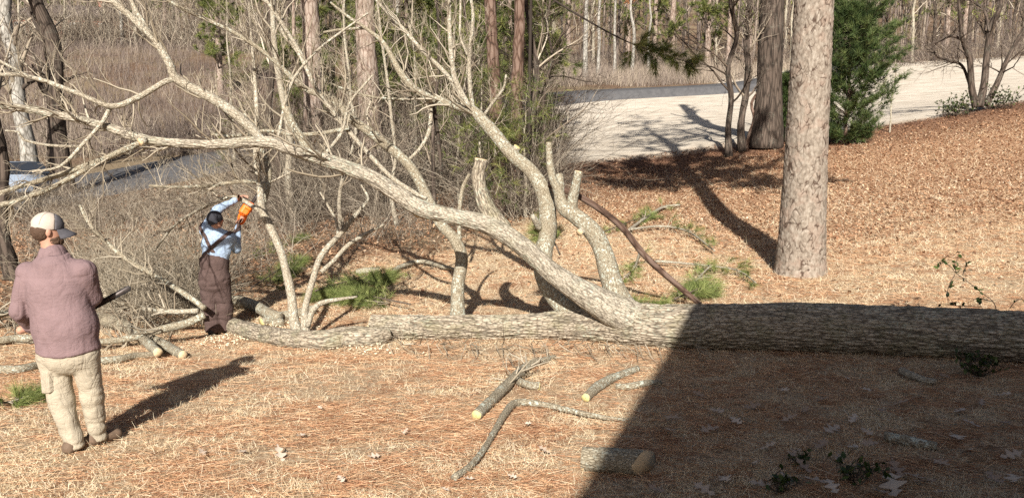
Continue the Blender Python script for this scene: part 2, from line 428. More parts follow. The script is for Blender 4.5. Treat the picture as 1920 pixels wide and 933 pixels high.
# ------------------------------------------------------------------ terrain
def _ctrl():
    g = []
    px = [(960,933,0.0),(200,933,0.0),(1700,933,0.05),(150,840,0.0),(700,800,0.0),(1250,660,0.0),(1900,700,0.1),(1600,800,0.05),(345,665,-0.25),(20,690,-0.2),(600,655,-0.2)]
    for x, y, z in px:
        d = ray(x, y); t = (z - 2.3) / d[2]; p = CAM + d * t; g.append(p)
    for x, y, Y in [(405,635,10.6),(1000,560,11.1),(850,430,16),(650,560,12.1),(300,500,15.5),(200,450,20),(0,480,17),(300,400,26),(300,352,32),(0,370,31),(300,300,39),(0,300,40),
                    (300,250,48),(250,180,60),(0,180,60),(250,105,75),(0,105,75),(600,300,37),(600,250,46),(850,240,44),(640,420,19),(850,330,24),
                    (1100,400,18.3),(1060,312,26.5),(1246,325,26),(1340,412,18.4),(1400,315,24),(1500,510,12),(1700,400,16.5),(1900,500,11.5),(1900,400,16),(1900,300,22),(1900,194,29.5),(1650,238,29),(1360,268,28),(1200,295,27.5),
                    (1100,287,31),(1060,186,52),(1380,166,58),(1060,152,66),(1250,132,76),(1700,200,41),(1800,121,67),(1920,113,67),(1500,215,40),(1250,235,41)]:
        g.append(P(x, y, Y))
    for p in [(-30,5,-1.2),(30,6,2.2),(0,-20,0.2),(-20,-20,-0.3),(20,-20,0.6),(-60,40,1.0),(60,30,6.0),(-80,120,17),(0,120,17),(80,120,19),(0,250,56),(-200,250,56),(200,250,56),(-200,0,0),(200,0,8),(0,-150,0),(-150,-150,0),(150,-150,0),(-20,14,-0.7),(0,2,0.0),(-4,2,0),(5,2,0.1)]:
        g.append(np.array(p, float))
    return np.array(g)
GC = _ctrl()
def _tps():
    X = GC[:, :2] / 30.0; n = len(X)
    d = np.linalg.norm(X[:, None] - X[None], axis=-1); K = np.where(d > 0, d * d * np.log(np.maximum(d, 1e-9)), 0)
    A = np.zeros((n + 3, n + 3)); A[:n, :n] = K + np.eye(n) * 0.004; A[:n, n] = 1; A[:n, n + 1:] = X; A[n, :n] = 1; A[n + 1:, :n] = X.T
    return np.linalg.solve(A, np.concatenate([GC[:, 2], np.zeros(3)]))
TW = _tps()
def gz(x, y):
    x = np.asarray(x, float); y = np.asarray(y, float); sh = x.shape
    p = np.stack([x.ravel(), y.ravel()], -1) / 30.0; out = np.zeros(len(p)); n = len(GC); C = GC[:, :2] / 30.0
    for i in range(0, len(p), 40000):
        q = p[i:i + 40000]; d2 = ((q[:, None] - C[None]) ** 2).sum(-1)
        out[i:i + 40000] = (0.5 * d2 * np.log(np.maximum(d2, 1e-12))) @ TW[:n] + TW[n] + q @ TW[n + 1:]
    return out.reshape(sh)
def gxy(x, y): return np.array([x, y, float(gz(np.array([x]), np.array([y]))[0])])
_YS = np.exp(np.linspace(math.log(3.0), math.log(120), 700))
def gp(px, py, h=0.0, rpx=0.0):
    """where the line of sight through a photograph pixel meets the ground raised by h (+ rpx pixels)"""
    d = ray(px, py); pts = CAM + d * (_YS / d[1])[:, None]
    hh = h + rpx * (pts[:, 1] * 0.991 + (2.3 - pts[:, 2]) * 0.13) / FOC
    f = pts[:, 2] - gz(pts[:, 0], pts[:, 1]) - hh
    k = np.argmax(f < 0)
    if f[k] >= 0: return pts[-1]
    if k == 0: return pts[0]
    t = f[k - 1] / (f[k - 1] - f[k]); return pts[k - 1] * (1 - t) + pts[k] * t
def base_at(px, Y, py=300):
    p = P(px, py, Y); return gxy(p[0], Y)

CREST = np.array([[-2.0, 24.0], [1.2, 26.5], [2.8, 27.6], [7.5, 28], [11, 28.3], [14, 29], [18.5, 29.7], [22, 30.5], [50, 36], [200, 70]])
def crest_y(x): return np.interp(x, CREST[:, 0], CREST[:, 1])
ROADPX = [(-400, 400, 26), (-100, 372, 29), (150, 345, 32.5), (300, 325, 35.5), (450, 300, 39), (700, 250, 44), (1030, 186, 52.5), (1380, 166, 58.5), (1480, 160, 63), (1560, 140, 72), (1610, 118, 85), (1640, 95, 105)]
ROAD = np.array([P(*r) for r in ROADPX]); ROAD, _ = resample(ROAD, np.ones(len(ROAD)), 0.8)
def road_y(x): return np.interp(x, ROAD[:, 0], ROAD[:, 1])
def zones(x, y):
    """pale lawn, woods floor, leaf litter weights"""
    n = fbm(np.stack([x * 0.35, y * 0.35, x * 0], -1), 3, 5) - 0.5
    cy = crest_y(x) + n * 1.2
    sm = lambda a: np.clip(a + 0.5, 0, 1)
    ry = road_y(x)
    left = 1.4 + (y - 30) * 0.05 + n * 1.2
    pale = sm((y - cy) * 2.0) * sm((x - left) * 1.2) * sm((ry + 2 - y) * 1.0 + np.where(x > 16, 99, 0) * (y < 73)) * (y < 73)
    wb = np.interp(x, [-40, -8, -4.5, -1.5, 0.3, 1.2, 2.2], [9.5, 11.0, 13.0, 14.5, 18.0, 24.0, 45]) + n * 3
    wood = sm((y - wb) * 0.6) * (1 - pale)
    leaf = sm((y - np.interp(x, [-3, 2, 6, 30], [16.5, 17, 15.0, 14.5]) + n * 7) * 0.22) * (1 - pale) * (1 - wood)
    return pale, wood, leaf
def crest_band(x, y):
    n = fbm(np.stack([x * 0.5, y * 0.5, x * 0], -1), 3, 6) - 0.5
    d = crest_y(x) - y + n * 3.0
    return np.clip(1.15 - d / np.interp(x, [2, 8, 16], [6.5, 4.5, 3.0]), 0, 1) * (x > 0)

def ground_sheet():
    u = np.linspace(-1, 1, 341); xs = np.sign(u) * (np.abs(u) * 14 + 586 * np.abs(u) ** 5)
    v = np.linspace(0, 1, 421); ys = np.concatenate([-np.geomspace(400, 2, 40), -1 + np.zeros(1), np.geomspace(0.5, 24, 200) , np.geomspace(24.4, 900, 130)])
    X, Y = np.meshgrid(xs, ys, indexing='xy'); Z = gz(X, np.clip(Y, -200, 260)); Z = np.where(Y > 260, Z + (Y - 260) * 0.1, Z)
    far = np.clip((np.hypot(X, Y) - 200) / 200, 0, 1); Z = Z * (1 - far) + np.where(Y > 0, 60, 0) * far * (Y > 150) + Z * far * (Y <= 150) * 0.5
    near = np.clip((30 - Y) / 10, 0, 1)
    Z = Z + near * (fbm(np.stack([X * 1.6, Y * 1.6, X * 0], -1), 3, 2) - 0.5) * 0.05
    p, w, l = zones(X, Y); ny, nx = X.shape
    i = np.arange(ny - 1)[:, None] * nx; j = np.arange(nx - 1)[None]
    Q = np.stack(np.broadcast_arrays(i + j, i + j + 1, i + nx + j + 1, i + nx + j), -1).reshape(-1, 4)
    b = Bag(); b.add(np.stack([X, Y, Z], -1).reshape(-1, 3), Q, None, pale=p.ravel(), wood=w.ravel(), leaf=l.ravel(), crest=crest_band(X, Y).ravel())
    m = NT('ground_surface'); ps = m.pos()
    patch = m.noise(ps, 1.3, 5, 0.6, 0.4); fine = m.noise(ps, 26, 6, 0.7); fib = m.noise(m.mapv(ps, (1, 0.35, 1)), 60, 3, 0.6, 1.0)
    straw = m.ramp(fine, [(0.3, (0.16, 0.095, 0.05)), (0.5, (0.42, 0.30, 0.185)), (0.72, (0.66, 0.55, 0.39))])
    need = m.ramp(fib, [(0.3, (0.09, 0.037, 0.02)), (0.52, (0.34, 0.175, 0.09)), (0.75, (0.56, 0.38, 0.23))])
    lawn = m.mix(m.ramp(patch, [(0.5, 0.0), (0.66, 0.9)]), straw, need)
    leafc = m.ramp(m.noise(ps, 17, 6, 0.75), [(0.3, (0.10, 0.048, 0.028)), (0.5, (0.34, 0.19, 0.105)), (0.7, (0.56, 0.39, 0.25))])
    woodc = m.ramp(m.noise(ps, 5, 7, 0.75), [(0.3, (0.045, 0.028, 0.019)), (0.5, (0.13, 0.08, 0.05)), (0.7, (0.27, 0.19, 0.12))])
    woodc = m.mix(m.ramp(m.noise(ps, 0.22, 3), [(0.45, 0.0), (0.6, 0.7)]), woodc, (0.22, 0.17, 0.105))
    palec = m.ramp(m.noise(m.mapv(ps, (0.6, 1.4, 1)), 1.1, 7, 0.7), [(0.3, (0.36, 0.305, 0.24)), (0.5, (0.52, 0.455, 0.37)), (0.7, (0.63, 0.565, 0.475))])
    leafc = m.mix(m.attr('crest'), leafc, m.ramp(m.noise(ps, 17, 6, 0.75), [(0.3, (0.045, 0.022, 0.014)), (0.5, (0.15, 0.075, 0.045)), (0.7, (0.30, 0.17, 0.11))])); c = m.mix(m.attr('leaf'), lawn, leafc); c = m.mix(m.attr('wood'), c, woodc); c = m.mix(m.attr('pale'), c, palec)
    m.col(c).rough(0.95); m.bump(m.math('ADD', fine, fib), 0.7, 0.03)
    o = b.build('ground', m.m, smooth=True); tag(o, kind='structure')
ground_sheet()

def road_sheet():
    t = unit(np.gradient(ROAD, axis=0)); nrm = unit(np.stack([-t[:, 1], t[:, 0], t[:, 0] * 0], -1))
    b = Bag(); V = []; offs = [-3.0, -2.7, -1, 1, 2.7, 3.0]
    for k in offs:
        q = ROAD + nrm * k; q[:, 2] = gz(q[:, 0], q[:, 1]) + (0.05 if abs(k) < 2.9 else -0.2); V.append(q)
    # level the cross section so the sheet never dips under the ground
    Vs = np.stack(V, 1); Vs[:, 1:-1, 2] = Vs[:, 1:-1, 2].max(1, keepdims=True) * 0.5 + Vs[:, 1:-1, 2] * 0.5 + 0.03
    n, k = Vs.shape[:2]; i = np.arange(n - 1)[:, None] * k; j = np.arange(k - 1)[None]
    Q = np.stack([i + j, i + j + 1, i + k + j + 1, i + k + j], -1).reshape(-1, 4)
    b.add(Vs.reshape(-1, 3), Q)
    m = NT('asphalt'); ps = m.pos()
    m.col(m.ramp(m.noise(ps, 3, 8, 0.75), [(0.3, (0.065, 0.064, 0.067)), (0.7, (0.115, 0.113, 0.115))])).rough(0.9)
    tag(b.build('road', m.m), kind='structure')
road_sheet()

# ------------------------------------------------------------------ the house behind the photographer (casts the big shade)
def house():
    C = np.array([1.58, -0.9]); bk = unit(np.array([-0.345, -0.94])); rt = unit(np.array([0.945, -0.33])); zt = 7.0
    A = C; Bq = C + rt * 16; D = C + bk * 11; E = Bq + bk * 11
    t = thing('house', (A[0] + 3, A[1] - 3, 0), 'tall house behind the viewpoint that shades the trunk', 'house')
    def poly(lst, z): return [np.array([p[0], p[1], z]) for p in lst]
    rb = Bag(); e = [A, Bq, E, D]; r0 = (A + D) / 2 + rt * 5.5; r1 = (Bq + E) / 2 - rt * 5.5
    V = poly(e, zt - 0.18) + poly(e, zt) + poly([r0, r1], zt + 2.4)
    rb.add(V, [[0, 3, 2, 1], [0, 1, 5, 4], [1, 2, 6, 5], [2, 3, 7, 6], [3, 0, 4, 7], [4, 5, 9, 8], [6, 7, 8, 9]], [[5, 6, 9], [7, 4, 8]])
    rm = NT('roof_shingle'); rm.col(rm.ramp(rm.noise(rm.pos(), 8, 4), [(0.3, (0.06, 0.055, 0.05)), (0.7, (0.12, 0.11, 0.10))]))
    rb.build('roof', rm.m, t)
    wb = Bag(); o = 0.5; wA = A + rt * o + bk * o; wB = Bq - rt * o + bk * o; wE = E - rt * o - bk * o; wD = D + rt * o - bk * o
    V = poly([wA, wB, wE, wD], -0.8) + poly([wA, wB, wE, wD], zt - 0.19)
    wb.add(V, [[0, 1, 5, 4], [1, 2, 6, 5], [2, 3, 7, 6], [3, 0, 4, 7]])
    wm = NT('siding_paint'); wm.col(wm.ramp(wm.noise(wm.pos(), 3, 4), [(0.3, (0.30, 0.25, 0.21)), (0.7, (0.36, 0.31, 0.26))]))
    wb.build('wall', wm.m, t)
house()

# ------------------------------------------------------------------ wooden pieces: trunks, limbs, logs
def bark_disp(amp, fs=13.0, st=0.2):
    def f(q, rr):
        p = q * np.array([fs, fs, fs * st])
        w = p + 0.9 * np.stack([vnoise(p * 0.6, 3), vnoise(p * 0.6, 4), vnoise(p * 0.6, 5)], -1)
        rid = 1 - np.abs(2 * fbm(w, 2, 1) - 1) * 2.2
        return -amp * np.clip(rid, -0.4, 1) + amp * 1.5 * (fbm(q * np.array([2.2, 2.2, 1.1]), 2, 8) - 0.5)
    return f
def plate_disp(amp, sx, sz, wid=0.22, warp=0.8):
    def f(q, rr):
        p = q * np.array([sx, sx, sz]); p = p + warp * np.stack([vnoise(p * 0.9, 1), vnoise(p * 0.9, 2), vnoise(p * 0.9, 3)], -1)
        d1, d2, cid = worley(p, 5); e = np.clip((d2 - d1) / wid, 0, 1); f.e = e
        return amp * (e - 0.7) + amp * 0.7 * (cid - 0.5) * e + amp * 1.6 * (fbm(q * np.array([2.4, 2.4, 1.2]), 2, 8) - 0.5) + amp * 0.5 * (fbm(q * np.array([40, 40, 9]), 2, 4) - 0.5)
    return f
def set_tint(b, f):
    n = sum(len(v) for v in b.V); e = f.e.reshape(-1); b.a['tint'] = [np.concatenate([e, np.ones(n - len(e))])]
def limb_disp(amp):
    def f(q, rr):
        k = np.minimum(1.0, rr / 0.06)
        return k * amp * ((fbm(q * np.array([14, 14, 5]), 2, 1) - 0.5) * 1.6 + (fbm(q * np.array([5, 5, 2.5]), 2, 9) - 0.5) * 2.2)
    return f
def disc(bag, c, nrm, r, seed=0, sides=20, squash=1.0):
    nrm = unit(nrm); ref = np.array([0, 0, 1.0]) if abs(nrm[2]) < 0.9 else np.array([1.0, 0, 0])
    a = unit(np.cross(nrm, ref)); b = np.cross(nrm, a); th = np.arange(sides) / sides * 2 * math.pi
    rr = r * (1 + 0.05 * np.sin(3 * th + seed) + 0.03 * np.sin(5 * th + 2 * seed))
    ring = c + np.outer(rr * np.cos(th), a) + np.outer(rr * np.sin(th) * squash, b)
    q = np.vstack([np.column_stack([rr * np.cos(th), rr * np.sin(th), 0 * th]), [[0, 0, 0]]]) + 0.0
    back = ring - nrm * 0.02
    V = np.vstack([ring, [c], back]); jj = np.arange(sides); jn = (jj + 1) % sides
    T = np.column_stack([np.full(sides, sides), jj, jn]); Q = np.column_stack([jj, jj + sides + 1, jn + sides + 1, jn])
    bag.add(V, Q, T, q=np.vstack([q, q[:sides]]))

def traced(tr, Y0, Y1, bow=0.0):
    """[(px, py, rpx)...] -> points and radii in metres, distance going from Y0 to Y1 along the path"""
    a = np.array(tr, float); s = np.concatenate([[0], np.cumsum(np.hypot(np.diff(a[:, 0]), np.diff(a[:, 1])))]); s /= s[-1]
    pts = np.array([P(x, y, Y0 + (Y1 - Y0) * t + bow * math.sin(math.pi * t)) for (x, y, r), t in zip(a, s)])
    return pts, np.array([r * mpp(p) for (x, y, r), p in zip(a, pts)])

LIMB_SCALE = {4: .74, 5: .8, 6: .82, 10: .76, 11: .8, 13: .82, 20: .74, 21: .8, 22: .8, 28: .8, 33: .83, 34: .85, 40: .72, 41: .72, 42: .8, 46: .70, 47: .68, 48: .75, 49: .62, 50: .65, 51: .7, 52: .62, 53: .7, 54: .75, 55: .75, 56: .75}
def limb(parent, tr, Y0, Y1, name='limb', mat='bark_thin', cut0=False, cut1=False, cutmat='wood', twigs=0, tl=(0.3, 1.0), seed=1, bow=0.0, sides=14, disp=0.006, label=None, tmin=0.2, up=0.25, lim=None):
    pts, rad = traced(tr, Y0, Y1, bow); rad = rad * LIMB_SCALE.get(seed, 1.0)
    b = Bag(); plates = mat == 'bark'; D = plate_disp(0.007, 34, 5.0, 0.34, 0.6) if plates else limb_disp(disp)
    p, r = tube(b, pts, rad, sides=max(sides, 90) if plates and sides >= 40 else max(sides, 40) if plates else sides, step=0.022 if plates else 0.05, disp=D, seed=seed)
    if plates: set_tint(b, D)
    o = b.build(name, M[lim or mat], parent, smooth=True)
    if label: o['label'] = label
    for c, i, n in ((cut0, 0, p[0] - p[1]), (cut1, -1, p[-1] - p[-2])):
        if c:
            d = Bag(); n = unit(n); disc(d, p[i] + n * 0.003, n, r[i] * 0.93, seed); d.build('cut_face', M[cutmat], o)
    if twigs:
        rg = np.random.default_rng(seed + 50); A = resample(pts, rad, max(0.05, np.linalg.norm(np.diff(pts, axis=0), axis=1).sum() / 14))
        PP, RR = A[0][None], A[1][None]
        t1, r1 = spawn(PP, RR, twigs, tl[0], tl[1], rg, K=7, up=up, ang=0.95, tmin=tmin, wig=0.16, rs=0.4, rmin=0.004)
        r1 = np.minimum(r1, 0.013)
        t2, r2 = spawn(t1, r1, twigs * 4, tl[0] * 0.4, tl[1] * 0.5, rg, K=5, up=up, ang=0.8, wig=0.16, rs=0.6, rmin=0.0028)
        t3, r3 = spawn(t2, r2, twigs * 6, tl[0] * 0.25, tl[1] * 0.3, rg, K=4, up=up, ang=0.8, wig=0.16, rs=0.6, rmin=0.0026)
        tb = Bag()
        for a, c in ((t1, r1), (t2, r2), (t3, r3)): batch_tubes(tb, a, c, 4 if a is t1 else 3)
        tb.build('twigs', M['twig_pale'], o, kind='stuff')
    return o

def fallen_tree():
    # main trunk: lies on the ground, runs out of the frame on the right
    tr = [(2250, 648, 53), (2080, 640, 51), (1900, 631, 48.5), (1700, 620, 47), (1500, 614, 46.5), (1350, 612, 43.5), (1250, 612, 42), (1150, 607, 37), (1050, 610, 27), (950, 613, 23), (850, 614, 23), (760, 613, 24), (692, 613, 24)]
    pts = np.array([gp(x, y, 0, 0.88 * r) for x, y, r in tr]); rad = np.array([r * mpp(p) for (x, y, r), p in zip(tr, pts)])
    t = thing('fallen_tree', (pts[5][0], pts[5][1], gz(pts[5][:1], pts[5][1:2])[0]), 'huge fallen hardwood tree with grey bark and many sawn limbs across the lawn', 'tree')
    b = Bag(); p, r = tube(b, pts, rad, sides=190, step=0.02, disp=(PD := plate_disp(0.015, 25, 3.4, 0.34, 0.6)), seed=2, cap=True); set_tint(b, PD)
    n = unit(p[-1] - p[-4])
    def shear(V): q = V - p[-1]; w = np.clip(1 + (q @ n) / 0.4, 0, 1); return V + (w * (0.35 * q[:, 1] - 0.25 * q[:, 2]))[:, None] * n
    b.V[0] = shear(b.V[0]); trunk = b.build('trunk', M['bark'], t, smooth=True)
    d = Bag(); disc(d, p[-1] + n * 0.004, n, r[-1] * 0.95, 2, 36); d.V[0] = shear(d.V[0]); d.build('cut_face', M['wood'], trunk)
    YT = float(pts[6][1]); YL = float(pts[-2][1])
    # limb that arches to the upper left, with its branches
    L1 = limb(t, [(1225, 608, 27), (1165, 588, 33), (1100, 553, 25), (1040, 514, 19.5), (980, 462, 17.8), (920, 424, 17.5), (850, 405, 14.8), (790, 391, 15.5), (740, 360, 14.8), (690, 330, 14), (620, 303, 13), (560, 285, 11.8), (500, 267, 11.2), (400, 271, 8.8), (330, 268, 8.6), (270, 261, 8.2), (180, 232, 7.5), (80, 210, 7), (0, 197, 6.5), (-120, 180, 5.5)], YT + 0.15, 8.3, mat='bark', sides=40, disp=0.010, seed=3, lim='bark_arch', twigs=40, tl=(0.25, 0.9), tmin=0.45, label='longest limb arching to the upper left')
    Y1 = lambda f: (YT + 0.15) * (1 - f) + 8.3 * f
    limb(L1, [(495, 268, 12), (470, 240, 13.5), (430, 205, 13), (380, 175, 12), (330, 147, 11), (318, 120, 10), (290, 76, 9.5), (250, 36, 9), (205, -5, 8), (150, -60, 7)], 8.62, 8.3, 'branch', seed=4, twigs=18, tl=(0.3, 0.8))
    limb(L1, [(292, 78, 5), (268, 42, 5.5), (248, 5, 5), (236, -40, 4)], 8.42, 8.5, 'branch', seed=5)
    limb(L1, [(335, 148, 6), (310, 153, 6.5), (262, 181, 6.3), (210, 199, 6.3), (150, 177, 5.6), (90, 154, 5.2), (40, 141, 4.6), (0, 140, 4.4), (-60, 133, 4)], 8.48, 8.1, 'branch', seed=6, twigs=18, tl=(0.3, 0.9))
    limb(L1, [(60, 148, 3), (25, 128, 3), (0, 115, 2.8), (-30, 98, 2.5)], 8.2, 8.1, 'branch', seed=7)
    limb(L1, [(208, 199, 4.2), (190, 232, 4), (160, 265, 3.6), (130, 298, 3.2), (105, 315, 2.6), (60, 322, 1.8)], 8.4, 8.0, 'branch', seed=8, twigs=12, tl=(0.2, 0.6), up=-0.1)
    limb(L1, [(150, 275, 2.6), (90, 272, 2.6), (45, 262, 2.4), (35, 248, 2), (10, 245, 1.6)], 8.3, 8.1, 'branch', seed=9)
    limb(L1, [(272, 264, 7), (235, 280, 7.5), (190, 300, 7.2), (120, 325, 6.4), (50, 346, 5.6), (0, 361, 5.2), (-60, 378, 4.6)], 8.42, 8.0, 'branch', mat='bark_lichen', seed=10, twigs=16, tl=(0.25, 0.7), up=-0.15)
    limb(L1, [(193, 298, 5), (160, 318, 5.6), (90, 355, 5.4), (40, 373, 5.2), (0, 386, 5), (-60, 400, 4.6)], 8.3, 7.9, 'branch', mat='bark_lichen', seed=11, twigs=14, tl=(0.25, 0.6), up=-0.2)
    limb(L1, [(275, 263, 6), (262, 267, 8)], 8.42, 8.36, 'stub', cut1=True, seed=12)
    limb(L1, [(585, 290, 10), (562, 255, 10), (545, 226, 9), (536, 203, 8.5)], 8.75, 8.8, 'stub', cut1=True, mat='bark_lichen', seed=13)
    limb(L1, [(945, 432, 18), (918, 398, 17), (902, 362, 14.5), (897, 330, 13), (902, 298, 12)], YT + 0.1, YT + 0.05, 'stub', cut1=True, mat='bark', seed=14, sides=20)
    limb(L1, [(800, 396, 10), (784, 398, 11)], 9.0, 8.72, 'stub', cut1=True, seed=15)
    limb(L1, [(690, 25, 1.5), (640, 60, 2), (590, 100, 2.4), (545, 160, 2.8), (520, 262, 3.2)][::-1], 8.75, 9.0, 'branch', seed=16, twigs=5, tl=(0.2, 0.6))
    limb(L1, [(600, 298, 3.4), (640, 250, 3), (655, 195, 2.6), (700, 140, 2)], 8.8, 9.0, 'branch', seed=17, twigs=5, tl=(0.2, 0.6))
    # second limb, rising behind the first
    L2 = limb(t, [(1085, 590, 27), (1050, 565, 27), (1022, 520, 25), (1018, 480, 24), (1027, 432, 23), (1023, 372, 22), (1000, 326, 17), (960, 290, 16.5), (920, 242, 15.5), (886, 208, 13.5), (850, 198, 10.5), (800, 180, 9.5), (772, 163, 8.5), (747, 130, 7.5), (720, 82, 6), (684, 52, 4.6), (652, 31, 3.5), (620, 5, 2.5)], YT + 0.5, 10.9, mat='bark_lichen', sides=26, disp=0.009, seed=20, twigs=26, tl=(0.3, 1.0), tmin=0.5, label='lichen-spotted limb rising behind the arching limb')
    limb(L2, [(895, 222, 7), (875, 194, 7.5), (852, 143, 6.4), (844, 75, 5.6), (842, 0, 5), (845, -50, 4)], 10.3, 10.6, 'branch', seed=21, twigs=16, tl=(0.3, 0.8))
    limb(L2, [(878, 200, 5.5), (839, 142, 5.2), (790, 93, 4.6), (755, 53, 4), (716, 13, 3.4), (690, -20, 2.6)], 10.35, 11.0, 'branch', seed=22, twigs=16, tl=(0.3, 0.8))
    limb(L2, [(889, 212, 4.4), (882, 170, 4.2), (880, 107, 3.8), (887, 36, 3.4), (882, -10, 2.6)], 10.35, 10.2, 'branch', seed=23, twigs=5, tl=(0.2, 0.6))
    limb(L2, [(879, 108, 2.6), (864, 72, 2.4), (863, 30, 2.2), (864, -10, 1.8)], 10.3, 10.4, 'branch', seed=24)
    limb(L2, [(905, 220, 3.2), (925, 192, 3), (944, 166, 2.4), (949, 140, 1.8)], 10.25, 10.0, 'branch', seed=25, twigs=2, tl=(0.15, 0.4))
    limb(L2, [(808, 184, 4), (806, 240, 4), (790, 275, 3.6), (764, 302, 3)], 10.5, 10.3, 'branch', seed=26, up=-0.2, twigs=3, tl=(0.2, 0.5))
    limb(L2, [(810, 185, 4), (818, 233, 4), (824, 280, 3.6), (829, 326, 3)], 10.55, 10.8, 'branch', mat='bark_dark', seed=27, up=-0.3)
    limb(L2, [(795, 178, 3.4), (760, 186, 3.2), (700, 182, 3), (640, 165, 2.4), (590, 140, 2)], 10.5, 10.2, 'branch', mat='bark_lichen', seed=28, twigs=8, tl=(0.2, 0.6))
    limb(L2, [(684, 53, 2.8), (640, 56, 2.6), (606, 61, 2.2)], 10.85, 10.7, 'branch', mat='bark_lichen', seed=29)
    limb(L2, [(1012, 428, 7), (1003, 412, 6), (998, 404, 4)], 9.55, 9.4, 'stub', seed=30)
    limb(L2, [(962, 292, 7), (966, 282, 7.5), (970, 275, 7)], 10.0, 9.95, 'stub', seed=31, cut1=True, cutmat='wood_yellow')
    # third limb, snaking up on the right
    L3 = limb(t, [(1185, 595, 28), (1160, 560, 28), (1145, 520, 24), (1131, 470, 21.5), (1108, 431, 20), (1080, 406, 18), (1056, 388, 16), (1047, 360, 12), (1036, 335, 9.5), (1030, 300, 8), (1029, 268, 7)], YT + 0.25, YT + 0.75, mat='bark_lichen', sides=26, disp=0.010, seed=33, cut1=True, label='snaking limb with stubs on the far side of the trunk')
    limb(L3, [(1072, 402, 14), (1073, 378, 12.5), (1079, 350, 10.5), (1085, 321, 8.5)], YT + 0.62, YT + 0.55, 'stub', cut1=True, mat='bark_lichen', seed=34)
    limb(L3, [(1049, 365, 9), (1049, 342, 9), (1048, 328, 8)], YT + 0.7, YT + 0.8, 'stub', cut1=True, mat='bark_lichen', seed=35)
    limb(L3, [(1098, 428, 8), (1086, 436, 7)], YT + 0.5, YT + 0.4, 'stub', cut1=True, seed=36)
    # fourth limb: upright from the trunk, passing behind the arching limb to the upper left
    L4 = limb(t, [(860, 606, 23), (858, 575, 19), (859, 530, 17), (866, 484, 15.5), (853, 450, 15), (825, 418, 14), (800, 368, 14), (768, 311, 13.5), (712, 262, 12.5), (660, 223, 11.5), (617, 182, 10), (570, 165, 7.5), (500, 102, 6), (440, 62, 5), (385, 36, 4.6), (330, 10, 4.2), (270, -30, 3.4)], YL + 0.05, 9.9, bow=0.45, mat='bark_lichen', sides=22, seed=40, twigs=32, tl=(0.3, 1.1), tmin=0.45, label='slim limb standing up from the trunk behind the arching limb')
    limb(L4, [(800, 372, 5), (775, 360, 6), (726, 325, 6), (655, 247, 6), (617, 201, 6.4), (592, 166, 6.2), (567, 107, 5.6), (507, 12, 5), (470, -30, 4)], 9.55, 9.75, 'branch', seed=41, twigs=24, tl=(0.3, 0.9), bow=0.25)
    limb(L4, [(862, 452, 5), (861, 405, 5), (867, 355, 4.6), (880, 326, 3.6)], YL + 0.3, YL + 0.4, 'branch', mat='bark_lichen', seed=42)
    limb(L4, [(655, 240, 4), (600, 250, 3.8), (550, 252, 3.6), (500, 245, 3.2), (440, 255, 2.8), (395, 252, 2)], 9.8, 9.6, 'branch', mat='bark_lichen', seed=43, twigs=6, tl=(0.2, 0.6))
    limb(L4, [(592, 166, 4), (560, 100, 3.6), (530, 60, 3), (528, 0, 2.4)], 9.8, 10.0, 'branch', seed=44, twigs=5, tl=(0.2, 0.7))
    # low limb that carries on to the left of the cut trunk, with its uprights
    tr = [(735, 636, 10), (698, 631, 19), (650, 632, 20.5), (600, 638, 19), (540, 634, 18), (480, 623, 16.5), (425, 606, 14.5), (385, 585, 13), (363, 569, 11)]
    pts = np.array([gp(x, y, 0, 0.85 * r) for x, y, r in tr]); rad = np.array([r * mpp(p) for (x, y, r), p in zip(tr, pts)])
    pts[0] = pts[1] + np.array([0.22, 0.06, 0.02]); b = Bag()
    p, r = tube(b, pts, rad, sides=60, step=0.025, disp=(PD := plate_disp(0.008, 33, 4.6, 0.34, 0.6)), seed=45); set_tint(b, PD)
    L5 = b.build('limb', M['bark'], t, smooth=True); L5['label'] = 'low limb lying on the ground beside the worker'
    d = Bag(); n = unit(p[-1] - p[-2]); disc(d, p[-1] + n * 0.003, n, r[-1] * 0.9, 4); d.build('cut_face', M['wood'], L5)
    Yl = float(pts[4][1])
    limb(L5, [(562, 632, 15), (551, 600, 13.5), (547, 560, 11.5), (538, 515, 11), (524, 465, 10), (505, 422, 10), (491, 388, 11), (487, 345, 8.5), (480, 300, 7.5), (482, 240, 6.5), (480, 180, 5.5), (474, 100, 3.6), (470, 60, 2)], Yl + 0.05, 11.0, 'limb', seed=46, twigs=22, tl=(0.3, 1.1), tmin=0.45, sides=18, label='upright limb being sawn')
    limb(L5, [(491, 390, 9), (500, 352, 9.5), (503, 320, 9), (493, 284, 7), (476, 252, 5.5), (456, 206, 4.5), (444, 180, 3)], 10.6, 11.2, 'limb', mat='bark_lichen', seed=47, twigs=20, tl=(0.3, 1.0))
    limb(L5, [(500, 345, 5), (455, 340, 5), (400, 347, 4.6), (340, 351, 4), (280, 348, 3)], 10.7, 10.9, 'branch', mat='bark_lichen', seed=48, twigs=26, tl=(0.3, 1.0))
    limb(L5, [(495, 400, 4), (440, 370, 3.6), (390, 385, 3), (330, 420, 2.4), (290, 470, 1.8)], 10.8, 11.6, 'branch', seed=148, twigs=20, tl=(0.3, 1.0))
    limb(L5, [(574, 628, 13), (572, 600, 12.5), (573, 572, 10), (585, 530, 9.5), (602, 480, 9.2), (640, 436, 7.4), (676, 392, 5.6), (690, 372, 4), (676, 345, 2.6)], Yl + 0.02, 10.5, 'limb', seed=49, twigs=6, tl=(0.2, 0.6), label='forked grey limb beside the green needles')
    limb(L5, [(602, 510, 7), (626, 488, 6.6), (652, 460, 6), (690, 436, 5), (720, 421, 4)], 9.95, 10.4, 'branch', seed=50, twigs=3, tl=(0.2, 0.5))
